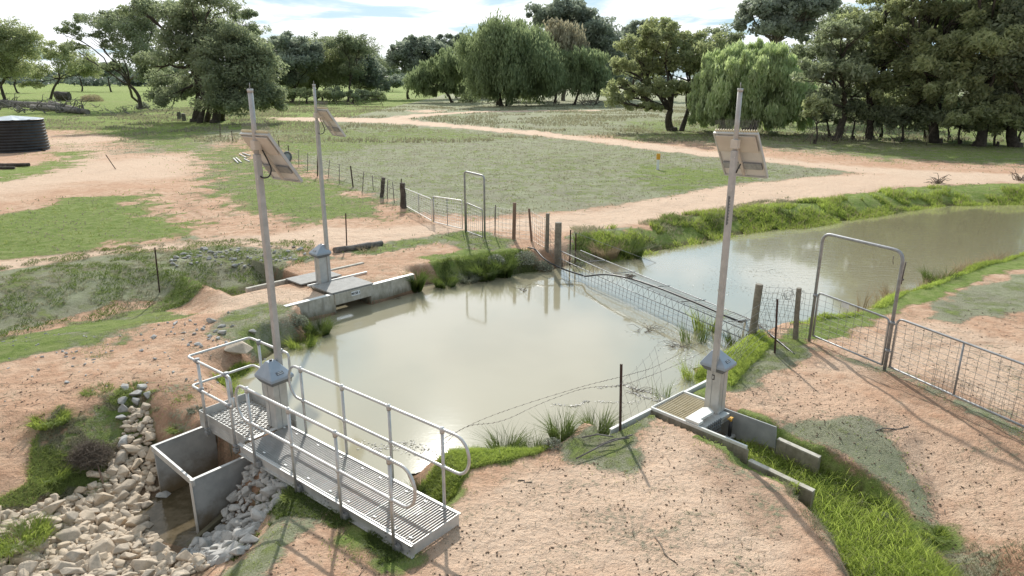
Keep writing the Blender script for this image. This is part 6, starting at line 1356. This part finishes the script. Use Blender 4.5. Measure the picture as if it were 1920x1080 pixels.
# --- rushes: plants one can tell apart
def rush(pxy, z0, n, H, spread, rad, mt, lab, name='rush_clump', seed=1, wd=.008, group=None, cat='rushes'):
    p = at(pxy[0], pxy[1], z0); p.z = max(hz(p.x, p.y), W-.12) ; r = np.random.default_rng(seed)
    a = r.uniform(0, 2*np.pi, n); rr_ = rad*np.sqrt(r.uniform(0, 1, n)); P = np.column_stack([p.x+rr_*np.cos(a), p.y+rr_*np.sin(a), np.full(n, p.z-.02)])
    ang = a+r.normal(0, .6, n); d = np.stack([np.cos(ang), np.sin(ang)], 1)
    V, F, T = blades(P, H, wd, spread, seed, .6, dirs=d, tint=r.uniform(.1, .9, n)); V = V-np.array(p)
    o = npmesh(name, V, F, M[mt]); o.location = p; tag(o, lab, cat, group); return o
R_ = [((948,862), -.3, 260, .42, .9, .13, 'g_rush', 'rush clump nearest the footbridge end, left of the three by the lone picket'),
      ((1000,850), -.3, 170, .30, 1.0, .12, 'g_rush', 'low rush clump tucked between the left clump and the tallest one'),
      ((1050,838), -.3, 240, .50, .7, .11, 'g_rush', 'tallest rush clump standing left of the lone rusty picket'),
      ((1120,812), -.3, 230, .46, .8, .12, 'g_rush', 'spiky rush clump right beside the lone rusty picket'),
      ((783,905), -.3, 150, .22, .6, .07, 'g_rush', 'small upright rush clump behind the end stanchions of the footbridge'),
      ((780,540), -.4, 340, .50, .7, .16, 'g_rush', 'rush clump at the right end of the far headwall'),
      ((835,530), -.4, 360, .42, .8, .22, 'g_rush', 'wide dark rush clump on the waterline, second from the far headwall'),
      ((878,522), -.4, 260, .40, .9, .20, 'g_grey', 'grey-green rush clump on the waterline, third from the far headwall'),
      ((910,518), -.4, 420, .55, .8, .22, 'g_rush', 'bushy rush clump on the waterline, fourth from the far headwall'),
      ((945,512), -.4, 400, .58, .7, .20, 'g_rush', 'dark upright rush clump on the waterline, fifth from the far headwall'),
      ((598,618), -.4, 520, .46, .9, .16, 'g_rush', 'dense round rush clump below the left end of the far headwall'),
      ((566,640), -.4, 380, .34, 1.0, .20, 'g_lush', 'bright grassy clump left of the dense round rush clump'),
      ((1300,640), W, 70, .55, .5, .25, 'g_rush', 'tall thin reeds standing in the water near the end of the flood rack'),
      ((1325,620), W, 80, .60, .4, .25, 'g_lush', 'green upright reeds standing in the water just left of the right-hand mast'),
      ((1385,640), -.4, 160, .35, .8, .25, 'g_rush', 'loose reeds at the foot of the thick timber post by the right-hand mast'),
      ((1300,700), -.4, 90, .45, .6, .18, 'g_lush', 'reeds at the water edge left of the right-hand mast'),
      ((1240,745), W, 26, .40, .5, .15, 'g_rush', 'few thin reeds in the water beside the bar screen'),
      ((860,845), -.4, 60, .22, .8, .22, 'g_mid', 'sparse green stems at the water edge by the footbridge end'),
      ((1135,478), -.35, 260, .48, .7, .35, 'g_straw', 'brownish rush clump on the far bank just behind the flood rack'),
      ((1180,470), -.3, 420, .62, .8, .38, 'g_rush', 'tall rush clump on the far bank right of the brownish one'),
      ((1680,555), -.3, 120, .45, .7, .25, 'g_straw', 'straw coloured reed clump beyond the small mesh gate'),
      ((1760,535), -.3, 180, .40, .8, .35, 'g_rush', 'green and straw reed clump on the near bank right of the tall arch'),
      ((1613,585), -.3, 14, .7, .3, .08, 'g_straw', 'single tall dead stalk with a dark head beside the small mesh gate')]
for i, (p, z0, n, H, sp_, rd, mt, lab) in enumerate(R_): rush(p, z0, int(n*1.5), H*1.18, sp_*.8, rd, mt, lab, seed=500+i, wd=.010 if H < .6 and p[1] > 600 else .016)
for i, (p, z0, r_, k, lab, nn) in enumerate([((555,600), -.1, .28, 'g_grey', 'silvery saltbush at the left end of the far headwall', 900), ((985,492), -.1, .42, 'g_grey', 'silvery saltbush drooping over the cut bank by the black pipe', 1500), ((1020,500), -.2, .30, 'g_grey', 'small silvery bush at the foot of the thickest timber post', 900), ((930,497), -.1, .30, 'g_grey', 'silvery bush on the bank behind the rushes', 800), ((1035,838), -.2, .16, 'g_grey', 'silvery branching weed among the rushes by the lone picket', 420), ((1085,505), -.3, .25, 'g_grey', 'grey weed just right of the thickest post', 500)]):
    pp = at(*p, z0); bx_ = scrub(p, r_, k, 'saltbush', lab, nn, (.035 if p[1] > 700 else .06, .35), 70+i, .9)
# dry bush and weeds by the rock pile
p = gnd(172, 868, -.4); t = thing('dead_bush', p, 'rounded dead brown twig bush beside the rock pile at the lower left', 'bush'); q = MB(); rr = random.Random(12)
for k in range(900):
    a = rr.uniform(0, 6.283); el = rr.uniform(.1, 1.5); R = .36*rr.uniform(.6, 1.0); e = p+Vector((math.cos(a)*math.cos(el)*R*1.15, math.sin(a)*math.cos(el)*R, math.sin(el)*R*1.0)); s = p+Vector((rr.gauss(0,.10), rr.gauss(0,.10), rr.uniform(0,.15)))
    c = s.lerp(e, .5)+Vector((rr.gauss(0,.05), rr.gauss(0,.05), rr.gauss(0,.05))); f = e+Vector((rr.gauss(0,.08), rr.gauss(0,.08), rr.gauss(0,.05))); q.tube([s, c, e, f], [.003, .0025, .002, .001], 3, caps=False)
q.build('twigs', M['twig'], t)
q = MB(); q.tube([gnd(198, 925, -.6)+Vector((0,0,.02)), gnd(192, 905, -.6)+Vector((0,0,.12)), gnd(186, 888, -.5)+Vector((0,0,.16))], .012, 6); o = q.build('fallen_stick', M['rtimber'], None, origin=gnd(198, 925, -.6)); tag(o, 'reddish bare stick poking out of the rocks below the dead bush', 'stick')
for i, (p, n, H, rd, mt, lab, nm) in enumerate([((100,820), 520, .18, .22, 'g_lush', 'bright weed clump behind the left of the dead bush', 'weed_clump'), ((95,880), 420, .16, .20, 'g_lush', 'green weed clump left of the dead bush', 'weed_clump'), ((30,985), 700, .16, .32, 'g_lush', 'broad green weed patch at the left edge beside the rock pile', 'weed_clump'), ((190,770), 320, .10, .22, 'g_mid', 'low weed patch above the dead bush', 'weed_clump'), ((255,765), 260, .10, .15, 'g_mid', 'low weeds among the rocks above the outlet box', 'weed_clump'), ((560,935), 420, .09, .20, 'g_mid', 'green weeds under the middle of the footbridge', 'weed_clump'), ((640,985), 260, .07, .16, 'g_rush', 'dark weeds in the shade under the footbridge', 'weed_clump'), ((720,1030), 420, .09, .16, 'g_rush', 'dark green weeds under the near corner of the footbridge', 'weed_clump'), ((1765,942), 320, .11, .14, 'g_lush', 'bright tuft alone on the slope right of the lush drain', 'weed_clump'), ((1440,560+245), 80, .12, .10, 'g_straw', 'dry tangle at the end of the dark side plate', 'weed_clump'), ((332,792), 260, .10, .13, 'g_mid', 'green weed on the dark soil just above the outlet box', 'weed_clump'), ((368,778), 200, .08, .10, 'g_grey', 'grey-green weed on the soil closest to the platform corner', 'weed_clump'), ((345,745), 160, .06, .12, 'g_mid', 'thin weed patch between the rocks and the platform', 'weed_clump'), ((690,468), 60, .30, .25, 'g_straw', 'bare twiggy weed beside the long grey log', 'weed_clump')]):
    rush(p, 0 if p[1] < 760 else -.4 if p[0] < 300 else -.1, n, H, 1.2, rd, mt, lab, nm, seed=700+i, wd=.013, cat='weeds')
    o = bpy.context.scene.objects; 
p = gnd(1672, 978, -.3); t = thing('broadleaf_weed', p, 'blue-green broad-leaved weed at the edge of the lush drain', 'weed'); r = np.random.default_rng(4); n = 70; a = r.uniform(0, 6.28, n)
P = np.column_stack([.12*np.cos(a)*r.uniform(.2, 1, n), .12*np.sin(a)*r.uniform(.2, 1, n), r.uniform(.02, .09, n)]); V, F = leaf_cards(P, unit(np.column_stack([np.cos(a), np.sin(a), np.full(n, .35)])), .11, .055, r); npmesh('leaves', V, F, M['g_grey'], parent=t, tint=np.repeat(r.uniform(0, 1, n), 4))
q = MB(); rr = random.Random(55)
for P in (Pn, Pr, Pg, Plf):
    for c in inpoly_pts(P, 90, 56):
        a = rr.uniform(0, 6.28); l = rr.uniform(.02, .09); z = hz(c[0], c[1])+.006; d = Vector((math.cos(a), math.sin(a), rr.uniform(-.05,.15)))*l; p = Vector((c[0], c[1], z)); q.tube([p-d, p+Vector((rr.gauss(0,.008), rr.gauss(0,.008), .004)), p+d], rr.uniform(.0015, .004), 4)
o = q.build('twig_litter', M['twig']); tag(o, 'small dead twigs littered over the bare soil', 'twigs', kind='stuff')
# floating weed and twigs on the pond
def floaters(name, lines, lab, seed, n=160, wd=.05):
    r = random.Random(seed); V = []; F = []
    for L in lines:
        P = [at(x, y, W) for x, y in L]
        for k in range(n):
            s = r.random()*(len(P)-1); i = min(int(s), len(P)-2); c = P[i].lerp(P[i+1], s-i)+Vector((r.gauss(0, wd), r.gauss(0, wd), 0)); a = r.uniform(0, 6.28); l = r.uniform(.006, .022); d = Vector((math.cos(a), math.sin(a), 0))*l; e = Vector((-d.y, d.x, 0))*.6; z = W+r.uniform(.003, .012)
            b_ = len(V); t_ = r.uniform(-.006, .006)
            V += [(c.x-d.x, c.y-d.y, z), (c.x+e.x, c.y+e.y, z+t_), (c.x+d.x, c.y+d.y, z+.003), (c.x-e.x, c.y-e.y, z-t_)]; F.append((b_, b_+1, b_+2, b_+3))
    o = npmesh(name, V, F, M['glare']); tag(o, lab, 'floating weed', kind='stuff')
floaters('floating_weed', [[(670,835),(740,840),(830,868),(870,850)], [(700,845),(760,832),(800,845)], [(820,850),(880,868),(940,862)]], 'flecks of floating weed with painted glint along the pond edge by the footbridge', 1, 190, .07)
floaters('floating_weed', [[(1035,758),(1080,762),(1100,752),(1180,756),(1240,742)], [(1120,728),(1170,722),(1200,732),(1240,742)], [(1180,735),(1230,752),(1250,748)]], 'pale strands of weed floating beside the lone rusty picket', 2, 190, .02)
floaters('floating_weed', [[(1180,620),(1250,640),(1300,665),(1290,690)], [(1190,600),(1260,625),(1320,650)], [(1250,650),(1290,690),(1280,730)]], 'speckled weed and litter floating below the flood rack', 3, 170, .12)
floaters('floating_weed', [[(1330,520),(1420,505),(1480,520)], [(1300,540),(1400,540),(1500,535)]], 'reddish specks of weed floating behind the flood rack', 4, 300, .35)
def twigs(name, c0, z0, n, L, lab, seed, m='twig', r0=.006, up=.3):
    r = random.Random(seed); p = at(*c0, z0); q = MB()
    for k in range(n):
        a = r.uniform(0, 6.28); l = L*r.uniform(.4, 1); e = p+Vector((math.cos(a)*l, math.sin(a)*l, l*r.uniform(-.05, up))); limb(q, p+Vector((r.gauss(0, L*.15), r.gauss(0, L*.15), .0)), e, r0, r0*.4, r, .1, 4, .2, 4)
    o = q.build(name, M[m], None, origin=p); tag(o, lab, 'twigs')
twigs('floating_branch', (982, 545), W, 9, .35, 'dark forked branch poking out of the middle of the pond', 1, up=.6)
twigs('floating_branch', (1195, 735), W, 10, .42, 'thin drowned branches among weed beside the lone rusty picket', 2, up=.1)
twigs('floating_branch', (1268, 650), W, 14, .5, 'thin drowned branches below the flood rack', 3, up=.15)
twigs('floating_branch', (1215, 620), W, 12, .6, 'twiggy drift caught in the middle of the flood rack reflection', 4, up=.1)
twigs('floating_branch', (740, 560), W, 8, .3, 'small twigs floating against the far headwall', 5, up=.1)
twigs('bare_shrub', (1755, 345), 0, 24, .7, 'bare twiggy shrub on the far bank near the right edge, left one', 6, r0=.02, up=1.0)
twigs('bare_shrub', (1910, 338), 0, 22, .7, 'bare twiggy shrub on the far bank at the right edge', 7, r0=.02, up=1.0)
for i, (a, b_, lab) in enumerate([((1225,1010),(1262,1055),'forked dead twig on the pale soil near the bottom centre'), ((970,903),(995,904),'short straight twig on the soil below the rushes'), ((1590,812),(1700,800),'crooked pale root lying below the gate'), ((1838,818),(1870,812),'dark stick under the long field gate')]):
    log(a, b_, .008 if i != 2 else .010, lab, 'twig' if i != 2 else 'log', 'fallen_stick', 'stick', rough=.03, n=5)
